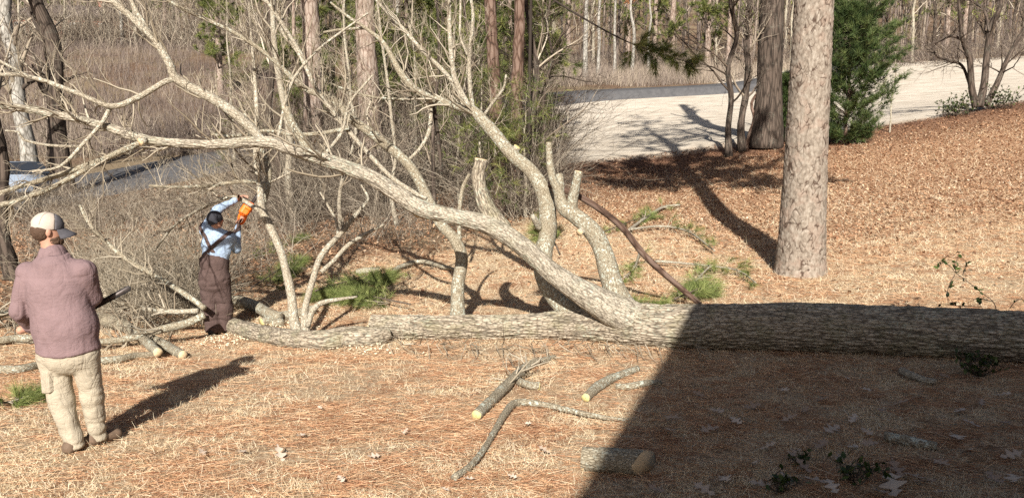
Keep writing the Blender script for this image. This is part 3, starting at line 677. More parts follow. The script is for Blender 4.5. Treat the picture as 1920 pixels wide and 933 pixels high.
    limb(L5, [(634, 446, 4), (630, 415, 3.6), (612, 380, 3), (600, 360, 2)], 10.2, 10.3, 'branch', seed=51, twigs=3, tl=(0.2, 0.5))
    limb(L5, [(577, 612, 9), (585, 585, 9), (602, 568, 8), (640, 560, 5), (670, 556, 3)], Yl + 0.02, Yl + 0.2, 'branch', seed=52)
    limb(L5, [(590, 632, 9), (586, 626, 9)], Yl - 0.1, Yl - 0.16, 'stub', cut1=True, cutmat='wood_yellow', seed=53)
    limb(L5, [(384, 578, 7), (350, 553, 7), (300, 522, 6.5), (240, 487, 6), (190, 445, 5), (165, 415, 4), (150, 385, 3)], 10.25, 11.2, 'branch', mat='bark_lichen', seed=54, twigs=30, tl=(0.3, 0.9))
    limb(L5, [(384, 590, 9), (350, 606, 10), (300, 618, 9.5), (250, 632, 8.5), (195, 640, 7.5), (120, 640, 6)], 10.1, 9.5, 'branch', mat='bark_lichen', seed=55, twigs=22, tl=(0.3, 0.9))
    limb(L5, [(372, 582, 6), (330, 584, 6.5), (270, 578, 6), (210, 560, 5), (150, 530, 4)], 10.2, 10.6, 'branch', seed=56, twigs=26, tl=(0.3, 0.9))
    # short water shoots under the trunk, drooping to the ground in front
    rg = np.random.default_rng(3); A = resample(pts * 0 + np.array([gp(x, 640, 0.12) for x in np.linspace(700, 1330, 9)]), np.full(9, 0.012), 0.3)
    t1, r1 = spawn(A[0][None], A[1][None], 90, 0.15, 0.55, rg, K=6, up=0.0, ang=1.2, tmin=0, wig=0.25, rs=0.5, rmin=0.003)
    t1[:, :, 1] -= np.linspace(0.12, 0.42, 6)[None]; g = gz(t1[:, :, 0], t1[:, :, 1]); t1[:, :, 2] = np.maximum(t1[:, :, 2], g + 0.02)
    t2, r2 = spawn(t1, r1, 160, 0.08, 0.25, rg, K=4, up=0.1, rmin=0.0022)
    tb = Bag(); batch_tubes(tb, t1, r1, 4); batch_tubes(tb, t2, r2, 3); tb.build('twigs', M['twig_pale'], t, kind='stuff')
    return t, YT
FT, YT = fallen_tree()

def ground_log(name, tr, label, cat='log', mat='bark_lichen', cut0=None, cut1=None, seed=1, lift=0.9, twigs=0, sides=18, disp=0.006, squash=1.0, group=None):
    pts = np.array([gp(x, y, 0.01, lift * r) for x, y, r in tr]); rad = np.array([r * mpp(p) for (x, y, r), p in zip(tr, pts)])
    c = pts.mean(0); t = thing(name, (c[0], c[1], float(gz(c[:1], c[1:2])[0])), label, cat, group)
    b = Bag(); p, r = tube(b, pts, rad, sides=sides, step=0.03, disp=limb_disp(disp), seed=seed); o = b.build('bark', M[mat], t, smooth=True)
    for c, i, n in ((cut0, 0, p[0] - p[1]), (cut1, -1, p[-1] - p[-2])):
        if c: d = Bag(); n = unit(n); disc(d, p[i] + n * 0.003, n, r[i] * 0.93, seed); d.build('cut_face', M[c], t)
    if twigs:
        rg = np.random.default_rng(seed); t1, r1 = spawn(p[None], r[None], twigs, 0.2, 0.6, rg, K=6, up=0.1, rs=0.4, rmin=0.003); r1 = np.minimum(r1, 0.01)
        t2, r2 = spawn(t1, r1, twigs * 3, 0.1, 0.3, rg, K=4, up=0.1, rmin=0.002)
        tb = Bag(); batch_tubes(tb, t1, r1, 4); batch_tubes(tb, t2, r2, 3); tb.build('twigs', M['twig_pale'], t, kind='stuff')
    return t

def slant(V, end, ax, k, L):
    """shear the last stretch L of a tube so that its sawn end faces the house"""
    q = V - end; s = q @ ax; w = np.clip(1 + s / L, 0, 1); return V + (w * k * q[:, 1])[:, None] * ax
def short_log():
    tr = [(1092, 859, 22), (1120, 861, 22.5), (1160, 863, 23), (1196, 866, 23.5), (1208, 867, 23.5)]
    pts = np.array([gp(x, y, 0.01, 0.9 * r) for x, y, r in tr]); rad = np.array([r * mpp(p) for (x, y, r), p in zip(tr, pts)]); c = pts.mean(0)
    t = thing('log', (c[0], c[1], float(gz(c[:1], c[1:2])[0])), 'short thick log with lichen and a round sawn end, half in shade', 'log')
    b = Bag(); D = plate_disp(0.004, 40, 9, 0.3); p, r = tube(b, pts, rad, 60, 0.012, D, seed=60); set_tint(b, D); ax = unit(p[-1] - p[-4])
    b.V[0] = slant(b.V[0], p[-1], ax, 0.85, 0.2); b.build('bark', M['bark_lichen'], t, smooth=True)
    d = Bag(); disc(d, p[-1] + ax * 0.004, ax, r[-1] * 0.96, 1, 36); d.V[0] = slant(d.V[0], p[-1], ax, 0.85, 0.2); d.build('cut_face', M['wood'], t)
    d = Bag(); disc(d, p[0] - ax * 0.003, -ax, r[0] * 0.95, 1, 30); d.build('cut_face', M['wood'], t)
short_log()
ground_log('cut_branch', [(893, 778, 10), (920, 752, 10.5), (950, 722, 10), (975, 697, 9), (998, 682, 7.5), (1040, 668, 3)], 'straight cut branch with a yellow end, rising towards the trunk', 'branch', seed=61, cut0='wood_yellow', twigs=14)
ground_log('cut_branch', [(1012, 723, 7.5), (995, 722, 7.5), (975, 715, 7), (960, 706, 6)], 'stubby cut branch whose yellow end faces right under a longer branch', 'branch', seed=62, cut0='wood_yellow', twigs=3)
ground_log('fallen_branch', [(851, 895, 6.5), (880, 874, 6.2), (905, 845, 6), (925, 812, 6), (945, 778, 7), (966, 755, 7), (1000, 755, 6), (1040, 762, 5.5), (1090, 774, 5), (1140, 783, 4), (1180, 787, 2.4)], 'thin crooked lichen branch bent like a roof on the needles', 'branch', seed=63, lift=1.2)
ground_log('cut_branch', [(1098, 745, 8.5), (1120, 725, 9), (1145, 710, 8.5), (1170, 700, 7), (1195, 691, 6)], 'lichen-covered cut branch with a pale end beside the shade edge', 'branch', seed=64, cut0='wood_yellow')
ground_log('fallen_branch', [(1155, 724, 5), (1180, 724, 6.5), (1210, 718, 6.5), (1240, 717, 5)], 'short pale lichen branch crossing into the house shade', 'branch', seed=65)
ground_log('lichen_stick', [(1660, 816, 8.5), (1690, 823, 9), (1720, 829, 8.5), (1757, 836, 7.5)], 'short lichen stick lying in deep shade among oak leaves', 'stick', seed=66)
ground_log('cut_branch', [(1755, 715, 5), (1735, 712, 6), (1710, 703, 7), (1690, 694, 7)], 'small sawn branch with an orange end at the foot of the shaded trunk', 'branch', seed=67, cut0='wood', mat='bark_thin')
ground_log('log', [(188, 597, 11), (225, 606, 11.5), (258, 626, 9.5), (280, 645, 9), (296, 660, 8.5)], 'grey cut log sloping down to the right beside the purple jacket', seed=68, cut1='wood', lift=1.6)
ground_log('log', [(262, 626, 9), (300, 643, 10), (330, 658, 8.5), (343, 665, 8.5)], 'lichen log with a tan sawn end, lying under the sloping log', seed=69, cut1='wood')
ground_log('fallen_branch', [(185, 676, 7), (225, 672, 7), (260, 666, 6.5), (298, 664, 5)], 'white lichen branch on the grass right of the khaki trousers', 'branch', seed=70)
ground_log('fallen_branch', [(-60, 690, 8), (0, 692, 8.5), (35, 692, 8), (75, 684, 7.5), (110, 676, 6)], 'white lichen branch on the grass left of the khaki trousers', 'branch', seed=71)
ground_log('fallen_branch', [(-60, 642, 7), (0, 638, 7.5), (40, 634, 7.5), (90, 640, 7)], 'pale branch behind the elbow of the purple jacket', 'branch', seed=72, lift=1.5, twigs=10)
ground_log('fallen_branch', [(-80, 602, 7), (-20, 592, 7.5), (20, 585, 7), (80, 575, 6)], 'raised pale branch at the brush pile, at the picture edge', 'branch', seed=73, lift=4, twigs=16)
ground_log('log', [(432, 563, 9), (455, 565, 10), (480, 574, 10.5), (505, 588, 10), (525, 594, 9)], 'dark shaded log behind the worker in overalls', seed=74, cut0='wood', lift=1.4)
ground_log('log', [(490, 604, 8.5), (520, 595, 9.5), (555, 588, 9.5), (590, 580, 9)], 'pale lichen log behind the upright limb', seed=75, cut0='wood_yellow')
ground_log('log', [(512, 606, 7), (520, 605, 7.5), (530, 603, 7.5)], 'tiny log round with a cut end at the foot of the upright limb', seed=76, cut0='wood_yellow', cut1='wood')
ground_log('fallen_branch', [(724, 522, 4), (750, 500, 4.5), (790, 490, 4), (830, 500, 3.6), (858, 506, 3)], 'thin pale branch on the ground beyond the trunk', 'branch', seed=77, lift=2, twigs=4)
ground_log('log', [(668, 510, 5), (690, 507, 5.5), (712, 505, 5)], 'short peeled log beyond the green needles', seed=78, cut0='wood', cut1='wood', mat='bark_thin')

# broken pine branch leaning on the snaking limb, with green tufts
def pine_spray(tb, gb, path, rad, n_side, rng, nl=0.16, per=26, sl=(0.2, 0.5), w=0.0038, up=0.1, flat=False):
    A, R = resample(path, rad, 0.1)
    t1, r1 = spawn(A[None], R[None], n_side, sl[0], sl[1], rng, K=5, up=up, rs=0.5, rmin=0.003)
    if flat:
        g = gz(t1[:, :, 0], t1[:, :, 1]); t1[:, :, 2] = g + 0.04 + np.clip(t1[:, :, 2] - g, 0, 1) * 0.35
    if tb is not None: batch_tubes(tb, t1, np.minimum(r1, 0.012), 4)
    pts = np.concatenate([t1[:, 3], t1[:, 4], t1[:, 2]]); ds = np.concatenate([t1[:, 4] - t1[:, 3]] * 3)
    tufts(gb, pts, ds * np.array([1, 1, 0.4 if flat else 1]), per, nl, w, rng, spread=0.42, droop=0.0 if flat else 0.1)

def broken_branch():
    pts, rad = traced([(1028, 345, 6), (1062, 358, 6), (1100, 376, 6.2), (1160, 420, 6), (1210, 480, 6), (1260, 527, 5.5), (1312, 568, 5)], YT + 1.0, YT + 1.6)
    g = gp(1312, 575); pts[-1] = g + np.array([0, 0, 0.04]); pts[-2] = pts[-2] * 0.6 + (pts[-3] + pts[-1]) * 0.2
    t = thing('broken_pine_branch', g, 'reddish broken pine branch leaning from the snaking limb to the ground', 'branch')
    b = Bag(); tube(b, pts, rad, 10, 0.05, limb_disp(0.003), seed=3); b.build('stem', M['bark_red'], t, smooth=True)
    rg = np.random.default_rng(8); gb = Bag(); tb = Bag()
    for tr in ([(1178, 432, 3), (1215, 405, 3), (1245, 388, 2.6), (1275, 384, 2)], [(1180, 430, 2.6), (1240, 424, 2.4), (1290, 434, 2), (1340, 470, 1.5)], [(1228, 489, 2.8), (1300, 495, 2.4), (1380, 506, 1.8), (1418, 530, 1.2)], [(1200, 470, 2.4), (1190, 500, 2), (1170, 520, 1.6)], [(1285, 548, 2.4), (1310, 520, 2), (1330, 500, 1.5)]):
        p = np.array([gp(x, y, 0.10) for x, y, r in tr]); q = np.array([r * mpp(a) for (x, y, r), a in zip(tr, p)])
        s = Bag(); tube(s, p, q, 6, 0.06, seed=2); s.build('side_branch', M['bark_thin'], t, smooth=True)
        pine_spray(tb, gb, p, q, 16, rg, per=24, sl=(0.12, 0.35), nl=0.18)
    tb.build('twigs', M['twig_pale'], t, kind='stuff'); gb.build('needles', M['green'], t, kind='stuff')
broken_branch()

def pine_bough(tr, label, n=18, per=34, nl=0.17, h=0.12, seed=1, sl=(0.2, 0.5), Y=None):
    p = np.array([gp(x, y, h) if Y is None else P(x, y, Y) for x, y in tr]); t = thing('pine_bough', p[0], label, 'pine bough')
    rg = np.random.default_rng(seed); tb = Bag(); gb = Bag(); rad = np.linspace(0.014, 0.005, len(p))
    tube(tb, p, rad, 6, 0.08, seed=1, tint=0.3); pine_spray(tb, gb, p, rad, n, rg, nl, per, sl, flat=Y is None)
    tb.build('stem', M['twig'], t); gb.build('needles', M['green'], t, kind='stuff')
pine_bough([(770, 570), (720, 560), (660, 548), (600, 545)], 'large green pine bough lying beyond the cut trunk end', 120, 24, 0.22, 0.14, 1, sl=(0.25, 0.65))
pine_bough([(590, 545), (640, 530), (690, 515), (730, 505)], 'green pine bough lying between the forked limbs', 70, 22, 0.22, 0.2, 2, sl=(0.25, 0.6))
pine_bough([(470, 540), (500, 520), (530, 500), (560, 470)], 'darker pine bough behind the upright limb', 40, 36, 0.2, 0.25, 3)
pine_bough([(430, 500), (470, 480), (510, 460), (560, 440)], 'faint pine bough on the leaf litter behind the worker', 22, 30, 0.19, 0.15, 4)
pine_bough([(1120, 590), (1180, 572), (1230, 566)], 'low pine bough just behind the thickest part of the trunk', 26, 36, 0.17, 0.08, 5)
pine_bough([(1050, 478), (1040, 455), (1025, 440), (1010, 430)], 'small green pine tuft hanging beside the lichen limb', 18, 40, 0.19, 0.2, 6, Y=9.7, sl=(0.1, 0.25))
pine_bough([(1265, 560), (1300, 545), (1335, 530)], 'pine bough beneath the tip of the broken branch', 34, 34, 0.2, 0.14, 7)
pine_bough([(-20, 755), (30, 752), (80, 738)], 'green pine sprig on the grass beside the khaki trousers', 26, 36, 0.16, 0.05, 8, sl=(0.1, 0.25))
pine_bough([(1120, 440), (1180, 415), (1230, 400)], 'sparse pine bough on the slope behind the snaking limb', 24, 26, 0.2, 0.14, 9)

# ------------------------------------------------------------------ standing trees
def line_pts(a, b, n, wob, rng):
    t = np.linspace(0, 1, n)[:, None]; p = a * (1 - t) + b * t
    return p + rng.normal(scale=wob, size=(n, 3)) * np.sin(math.pi * np.clip(t, 0, 1)) * np.array([1, 1, 0.2])

def standing_pine():
    base = base_at(1500, 12.0, 510); base[2] -= 0.05
    top_dir = P(1526, 0, 12.0) - P(1500, 505, 12.0); top_dir = top_dir / top_dir[2]
    H = 22.0
    hs = np.array([0, 0.12, 0.35, 0.8, 1.6, 3.0, 5.0, 9.0, 15.0, 22.0]); rp = np.array([51, 47, 44, 41.5, 38.5, 35.5, 32.5, 27, 18, 4.0])
    pts = base + hs[:, None] * top_dir; rad = rp * mpp(P(1500, 400, 12.0))
    t = thing('pine_tree', base, 'tall straight pine with pinkish plated bark standing behind the fallen trunk', 'tree')
    def disp(q, rr):
        p = q * np.array([13, 13, 7.5]); p = p + 1.3 * np.stack([vnoise(p * 0.8, 1), vnoise(p * 0.8, 2), vnoise(p * 0.8, 3)], -1)
        d1, d2, cid = worley(p); e = np.clip((d2 - d1) / 0.16, 0, 1)
        e = np.clip(e + 3.0 * np.clip(fbm(q * np.array([10, 10, 6]), 2, 14) - 0.44, 0, 1), 0, 1); disp.e = e; return 0.008 * (e - 0.8) + 0.013 * (cid - 0.5) * e + 0.010 * (fbm(q * 26, 2, 4) - 0.5)
    b = Bag(); k = 7
    lo_p, lo_r = resample(pts[:k], rad[:k], 0.014)
    tube(b, lo_p, lo_r, 220, None, disp, seed=0, cap=False); e = disp.e.reshape(-1)
    b.a['tint'] = [e]
    trunk = b.build('trunk', M['pine_plate'], t, smooth=True)
    u = Bag(); p, r = tube(u, pts[k - 1:], rad[k - 1:], 16, 0.5, None, seed=0, tint=1.0); u.build('upper_trunk', M['pine_plate'], t, smooth=True)
    rg = np.random.default_rng(11); A, R = resample(pts[7:], rad[7:], 0.5)
    t1, r1 = spawn(A[None], R[None], 46, 1.5, 4.2, rg, K=7, up=0.12, ang=1.2, tmin=0.15, rs=0.3, rmin=0.012)
    t2, r2 = spawn(t1, r1, 240, 0.5, 1.4, rg, K=5, up=0.15, tmin=0.35, rmin=0.006)
    Al, Rl = resample(pts[6:8] + np.array([0, 0, 1.2]), rad[6:8], 0.4)
    t0, q0 = spawn(Al[None], Rl[None], 24, 2.8, 5.4, rg, K=7, up=0.02, ang=1.45, tmin=0.12, rs=0.2, rmin=0.015); t0[:, :, 1] = base[1] + (t0[:, :, 1] - base[1]) * 0.6; t0[:, :, 2] = np.maximum(t0[:, :, 2], base[2] + 6.2)
    ta, qa = spawn(t0, q0, 600, 0.5, 1.5, rg, K=5, up=0.1, tmin=0.3, rmin=0.006)
    lb = Bag(); batch_tubes(lb, t1, r1, 5); batch_tubes(lb, t2, r2, 3); batch_tubes(lb, t0, q0, 5); batch_tubes(lb, ta, qa, 3); lb.build('branches', M['twig'], t, kind='stuff'); t2 = np.concatenate([t2, ta])
    gb = Bag(); tufts(gb, t2[:, 2:].reshape(-1, 3), np.repeat(t2[:, 4] - t2[:, 2], 3, 0), 22, 0.28, 0.026, rg, 0.7); gb.build('crown', M['green'], t, kind='stuff')
standing_pine()

def bare_tree(name, px, Y, py, wpx, H, label, mat='bark_dark', twigmat='twig', lean=(0, 0), seed=1, n1=16, n2=70, n3=160, first=0.25, l1=(1.0, 2.6), up=0.3, vis_py=250, group=None, wob=0.12, leaves=None, cat='tree', rend=0.3):
    base = base_at(px, Y, py); base[2] -= 0.05; rg = np.random.default_rng(seed)
    t = thing(name, base, label, cat, group); r0 = wpx / 2 * mpp(P(px, py, Y))
    top = base + np.array([lean[0], lean[1], 1.0]) * H
    p = line_pts(base, top, 9, wob, rg); rad = r0 * np.linspace(1.0, rend, 9) ** 0.9; rad[0] *= 1.3
    b = Bag(); A, R = tube(b, p, rad, 14, 0.2, limb_disp(0.02 if r0 > 0.12 else 0.006), seed=seed); b.build('trunk', M[mat], t, smooth=True)
    t1, r1 = spawn(A[None], R[None], n1, l1[0], l1[1], rg, K=8, up=up, ang=0.95, tmin=first, rs=0.42, rmin=0.008, wig=0.16)
    t2, r2 = spawn(t1, r1, n2, l1[0] * 0.5, l1[1] * 0.55, rg, K=6, up=up * 0.7, tmin=0.2, rs=0.55, rmin=0.005, wig=0.18)
    t3, r3 = spawn(t2, r2, n3, l1[0] * 0.22, l1[1] * 0.3, rg, K=4, up=up * 0.5, tmin=0.2, rs=0.6, rmin=0.004, wig=0.2)
    c = Bag(); batch_tubes(c, t1, r1, 5); batch_tubes(c, t2, r2, 3); batch_tubes(c, t3, r3, 3); c.build('crown', M[twigmat], t, kind='stuff')
    if leaves:
        lb = Bag(); tufts(lb, t3[:, 1:].reshape(-1, 3), np.repeat(t3[:, 3] - t3[:, 1], 3, 0), leaves[1], leaves[2], leaves[3], rg, 0.9); lb.build('foliage', M[leaves[0]], t, kind='stuff')
    return t

def pine(name, px, Y, py, wpx, H, label, mat='bark_pink', first=0.55, seed=1, n1=26, n2=110, lean=(0, 0), tuft=(0.28, 0.02, 16), gm='green_far', group=None, l1=(1.2, 3.2)):
    base = base_at(px, Y, py); base[2] -= 0.05; rg = np.random.default_rng(seed); t = thing(name, base, label, 'tree', group)
    r0 = wpx / 2 * mpp(P(px, py, Y)); p = line_pts(base, base + np.array([lean[0], lean[1], 1]) * H, 8, 0.05, rg); rad = r0 * np.linspace(1.05, 0.15, 8)
    b = Bag(); A, R = tube(b, p, rad, 18, 0.12, limb_disp(0.03), seed=seed); b.build('trunk', M[mat], t, smooth=True)
    t1, r1 = spawn(A[None], R[None], n1, l1[0], l1[1], rg, K=7, up=0.1, ang=1.2, tmin=first, rs=0.3, rmin=0.010, wig=0.12)
    t2, r2 = spawn(t1, r1, n2, 0.4, 1.2, rg, K=5, up=0.1, tmin=0.3, rmin=0.006)
    c = Bag(); batch_tubes(c, t1, r1, 4); batch_tubes(c, t2, r2, 3); c.build('branches', M['twig'], t, kind='stuff')
    gb = Bag(); tufts(gb, t2[:, 2:].reshape(-1, 3), np.repeat(t2[:, 4] - t2[:, 2], 3, 0), tuft[2], tuft[0], tuft[1], rg, 0.6, droop=0.1); gb.build('crown', M[gm], t, kind='stuff')
    return t

# right-hand group on the crest
bare_tree('hardwood_tree', 1437, 26.8, 262, 50, 16, 'thick dark-barked hardwood on the crest just left of the plated pine', 'bark_dark', 'twig_dark', (0.0, 0), 21, 16, 60, 160, 0.5, (1.5, 4.0), 0.3, wob=0.03, rend=0.5)
bare_tree('young_tree', 1368, 26.2, 262, 12, 8, 'slim dark young tree at the crest, leftmost of its group', 'bark_dark', 'twig_dark', (-0.02, 0), 22, 26, 170, 520, 0.2, (1.2, 3.4), 0.08, wob=0.1)
bare_tree('young_tree', 1392, 26.6, 262, 14, 8, 'brown vine-wrapped young tree between the slim dark tree and the thick hardwood', 'bark_dark', 'twig', (0.01, 0), 23, 24, 150, 420, 0.12, (0.7, 2.0), 0.2, wob=0.08)
bare_tree('young_tree', 1400, 26.9, 262, 7, 4.2, 'short leaning stem at the foot of the vine-wrapped tree', 'bark_red', 'twig', (0.15, 0), 24, 10, 40, 90, 0.3, (0.3, 0.9), 0.3)
bare_tree('small_tree', 1478, 27.3, 262, 12, 7.5, 'thin tree leaning out between the hardwood and the plated pine', 'bark_dark', 'twig_dark', (0.10, 0), 25, 12, 50, 120, 0.3, (0.6, 1.6), 0.3)

def cedar(px, Y, py, Wd, H, label, seed, n=2600, per=14, mat='cedar', off=0.0):
    base = base_at(px, Y, py); rg = np.random.default_rng(seed); t = thing('cedar', base, label, 'cedar')
    b = Bag(); tube(b, line_pts(base, base + np.array([0, 0, H * 0.95]), 6, 0.03, rg), np.linspace(0.06, 0.01, 6), 8, 0.2, seed=1); b.build('trunk', M['bark_red'], t)
    m = 300; h = rg.random(m) ** 1.1; ang = rg.random(m) * 2 * math.pi
    prof = Wd / 2 * np.interp(h, [0, 0.1, 0.3, 0.6, 0.85, 1], [0.5, 0.75, 1.0, 0.92, 0.66, 0.15]) * (0.55 + 0.75 * rg.random(m))
    s = np.column_stack([np.zeros(m), np.zeros(m), h * H * 0.85]); e = np.column_stack([np.cos(ang) * prof, np.sin(ang) * prof, h * H * 0.85 + prof * (0.35 + 0.5 * rg.random(m))])
    k = np.linspace(0, 1, 5)[None, :, None]; br = base + s[:, None] * (1 - k) + e[:, None] * k; br = br + rg.normal(scale=0.03, size=br.shape)
    c = Bag(); batch_tubes(c, br, np.repeat(np.linspace(0.012, 0.003, 5)[None], m, 0), 3); c.build('branches', M['twig_dark'], t, kind='stuff')
    i = rg.integers(m, size=n); f = 0.3 + 0.7 * rg.random(n) ** 0.7; f4 = f * 3.999; j = f4.astype(int); fr = (f4 - j)[:, None]
    pt = br[i, j] * (1 - fr) + br[i, j + 1] * fr + rg.normal(scale=0.05, size=(n, 3)); d = unit(br[i, 4] - br[i, 0]) + np.array([0, 0, 0.6])
    g = Bag(); tufts(g, pt, d, per, 0.21, 0.013, rg, 0.42, (0.0, 1.0)); g.build('crown', M[mat], t, kind='stuff')
cedar(1586, 26.0, 255, 3.0, 5.2, 'big bushy green cedar behind the plated pine', 31, 6400, 14)
cedar(1470, 27.6, 262, 0.75, 2.6, 'narrow dark cedar in the gap left of the plated pine', 32, 1700, 14)
pine('pine_sapling', 1668, 27.5, 250, 4, 3.6, 'wispy pale-green pine sapling beside the bushy cedar', 'bark_thin', 0.15, 33, 12, 26, tuft=(0.2, 0.008, 9), l1=(0.4, 0.9))

def multi_stem():
    Y = 29.0; base = base_at(1832, Y, 195); t = thing('shrub_tree', base, 'grey many-stemmed small tree spreading at the crest on the far right', 'tree'); rg = np.random.default_rng(41)
    S = []
    for tr in ([(1830, 200, 11), (1822, 165, 9), (1818, 110, 8), (1805, 75, 6), (1800, 30, 5), (1795, -20, 3)], [(1836, 200, 12), (1845, 160, 10), (1850, 110, 9), (1858, 50, 8), (1875, 15, 6), (1878, -30, 4)], [(1848, 198, 9), (1868, 160, 8), (1885, 120, 6.5), (1905, 80, 5), (1930, 40, 4)], [(1828, 195, 5), (1815, 150, 4), (1800, 120, 4), (1760, 108, 3), (1748, 90, 2.4)], [(1812, 80, 4), (1785, 68, 4), (1755, 80, 3), (1735, 85, 2)], [(1855, 60, 4), (1845, 20, 4), (1820, 0, 3), (1800, -20, 2)]):
        p, r = traced(tr, Y, Y + rg.normal() * 0.6); r = r * 0.66; b = Bag(); A, R = tube(b, p, r, 10, 0.1, limb_disp(0.008), seed=5); b.build('stem', M['bark_dark'], t, smooth=True); S.append(resample(p, r, np.linalg.norm(p[-1] - p[0]) / 8 + 0.02))
    c = Bag()
    for k, (A, R) in enumerate(S):
        t1, r1 = spawn(A[None], R[None], 14, 0.5, 1.7, rg, K=7, up=0.15, tmin=0.35, rs=0.4, rmin=0.006); t2, r2 = spawn(t1, r1, 55, 0.3, 0.9, rg, K=5, up=0.1, rmin=0.005); t3, r3 = spawn(t2, r2, 110, 0.15, 0.45, rg, K=4, up=0.1, rmin=0.004)
        for a, q in ((t1, r1), (t2, r2), (t3, r3)): batch_tubes(c, a, q, 3)
    c.build('crown', M['twig_dark'], t, kind='stuff')
    for px, n, w in ((1795, 60, 0.5), (1880, 50, 0.5)):
        bb = base_at(px, Y - 0.2, 195); s = thing('low_shrub', bb, 'low leafy shrub at the foot of the many-stemmed tree, ' + ('left side' if px < 1830 else 'right side'), 'shrub')
        st = np.repeat(bb[None, None], n, 0).repeat(5, 1) + np.cumsum(np.concatenate([np.zeros((n, 1, 3)), rg.normal(scale=0.09, size=(n, 4, 3)) + np.array([0, 0, 0.13])], 1), 1); st[:, :, :2] += rg.normal(scale=w * 0.5, size=(n, 1, 2))
        c2 = Bag(); batch_tubes(c2, st, np.full((n, 5), 0.006), 3); c2.build('stems', M['twig_dark'], s, kind='stuff')
        g = Bag(); tufts(g, st[:, 2:].reshape(-1, 3), np.repeat(st[:, 4] - st[:, 2], 3, 0), 4, 0.09, 0.05, rg, 0.9); g.build('leaves', M['leafgreen'], s, kind='stuff')
multi_stem()

# trunks in the middle wood
pine('pine_tree', 935, 17.8, 395, 27, 15, 'red-barked pine trunk in the thicket, left one of the close pair', 'bark_red', 0.45, 51, lean=(-0.03, 0), n1=14)
pine('pine_tree', 962, 18.3, 390, 26, 15, 'dark red pine trunk in the thicket, right one of the close pair', 'bark_red', 0.5, 52, lean=(0.03, 0), n1=14)
pine('pine_tree', 598, 24.0, 330, 40, 18, 'pale pink-grey pine trunk above the chainsaw worker, behind the limbs', 'bark_pink', 0.5, 53, lean=(-0.03, 0))
pine('pine_tree', 697, 21.5, 350, 46, 16, 'broad pink-grey pine trunk in the thicket behind the parallel limbs', 'bark_pink', 0.45, 54, lean=(-0.01, 0), n1=16)
bare_tree('bare_tree', 985, 19.5, 380, 13, 9, 'thin dark tree hugging the dark red pine', 'bark_dark', 'twig', (0.02, 0), 55, 22, 110, 320, 0.1, (1.0, 2.6), 0.12)
bare_tree('bare_tree', 1010, 20.5, 360, 9, 6, 'small dark bush-like tree whose branches sweep right over the pale lawn', 'bark_dark', 'twig_dark', (0.05, 0), 56, 34, 150, 420, 0.08, (1.2, 3.2), 0.02)
bare_tree('bare_tree', 525, 21.0, 380, 14, 11, 'slim dark tree behind the upright limb', 'bark_dark', 'twig', (-0.03, 0), 57, 16, 70, 180)
bare_tree('bare_tree', 552, 19.5, 390, 15, 9, 'slim pale-brown tree next to the slim dark tree', 'bark_thin', 'twig_pale', (-0.05, 0), 58, 14, 60, 160)
bare_tree('bare_tree', 815, 17.0, 420, 9, 7, 'thin crooked tree in the middle of the thicket', 'bark_dark', 'twig', (0.0, 0), 59, 26, 120, 330, 0.1, (0.8, 2.0))
bare_tree('bare_tree', 745, 17.5, 420, 8, 6.5, 'thin leaning tree left of the crooked one', 'bark_thin', 'twig', (-0.08, 0), 60, 26, 120, 330, 0.1, (0.8, 2.0))
bare_tree('bare_tree', 640, 18.0, 420, 8, 6.0, 'thin grey tree behind the forked limb', 'bark_thin', 'twig', (0.05, 0), 61, 24, 120, 330, 0.1, (0.8, 2.0))
bare_tree('bare_tree', 885, 18.5, 400, 9, 7.5, 'thin tree just left of the red pine pair', 'bark_dark', 'twig', (-0.04, 0), 62, 26, 120, 330, 0.1, (0.8, 2.0))
# left edge
bare_tree('hardwood_tree', 118, 30.0, 300, 34, 16, 'dark straight hardwood trunk on the left beside the pale trunk', 'bark_dark', 'twig', (-0.06, 0), 63, 22, 90, 240, 0.18, (1.5, 4.0), 0.15)
bare_tree('pale_tree', 55, 33.0, 300, 30, 14, 'whitish tree trunk at the far left with peeling bark', 'bark_pale', 'twig', (-0.045, 0), 64, 18, 80, 200, 0.25, (1.5, 3.6), 0.2)
bare_tree('bare_tree', 4, 27.0, 330, 20, 12, 'dark tree trunk cut by the left picture edge', 'bark_dark', 'twig', (-0.04, 0), 65, 16, 70, 180, 0.3)
bare_tree('bare_tree', 24, 14.5, 500, 26, 9, 'rough dark trunk just behind the man in the cap', 'bark_dark', 'twig', (-0.06, 0), 66, 16, 80, 220, 0.25, (0.8, 2.0))
bare_tree('bare_tree', 78, 30.5, 300, 9, 6, 'crooked small tree between the pale and dark trunks', 'bark_dark', 'twig', (0.12, 0), 67, 14, 60, 140)
# pine saplings that green the thicket
for k, (px, Y, py, H, n1, lab) in enumerate([(905, 16.5, 400, 3.4, 16, 'green pine sapling at the foot of the red pine pair'), (985, 17.5, 390, 2.6, 14, 'short pine sapling right of the red pine pair'), (860, 20, 380, 6.0, 22, 'yellowish pine sapling filling the thicket centre'), (780, 22, 370, 8.0, 26, 'tall loose pine sapling behind the lichen limb'), (655, 26, 340, 9, 26, 'tall pine sapling between the two pink-grey pines'), (440, 30, 320, 8, 20, 'yellow-green pine sapling beyond the road bend'), (1000, 23, 360, 4.5, 16, 'dark green pine sapling at the lawn corner')]):
    pine('pine_sapling', px, Y, py, 7, H, lab, 'bark_thin', 0.12, 70 + k, n1, n1 * 6, tuft=(0.22, 0.010, 10), l1=(0.5, 1.3), gm='green_far')

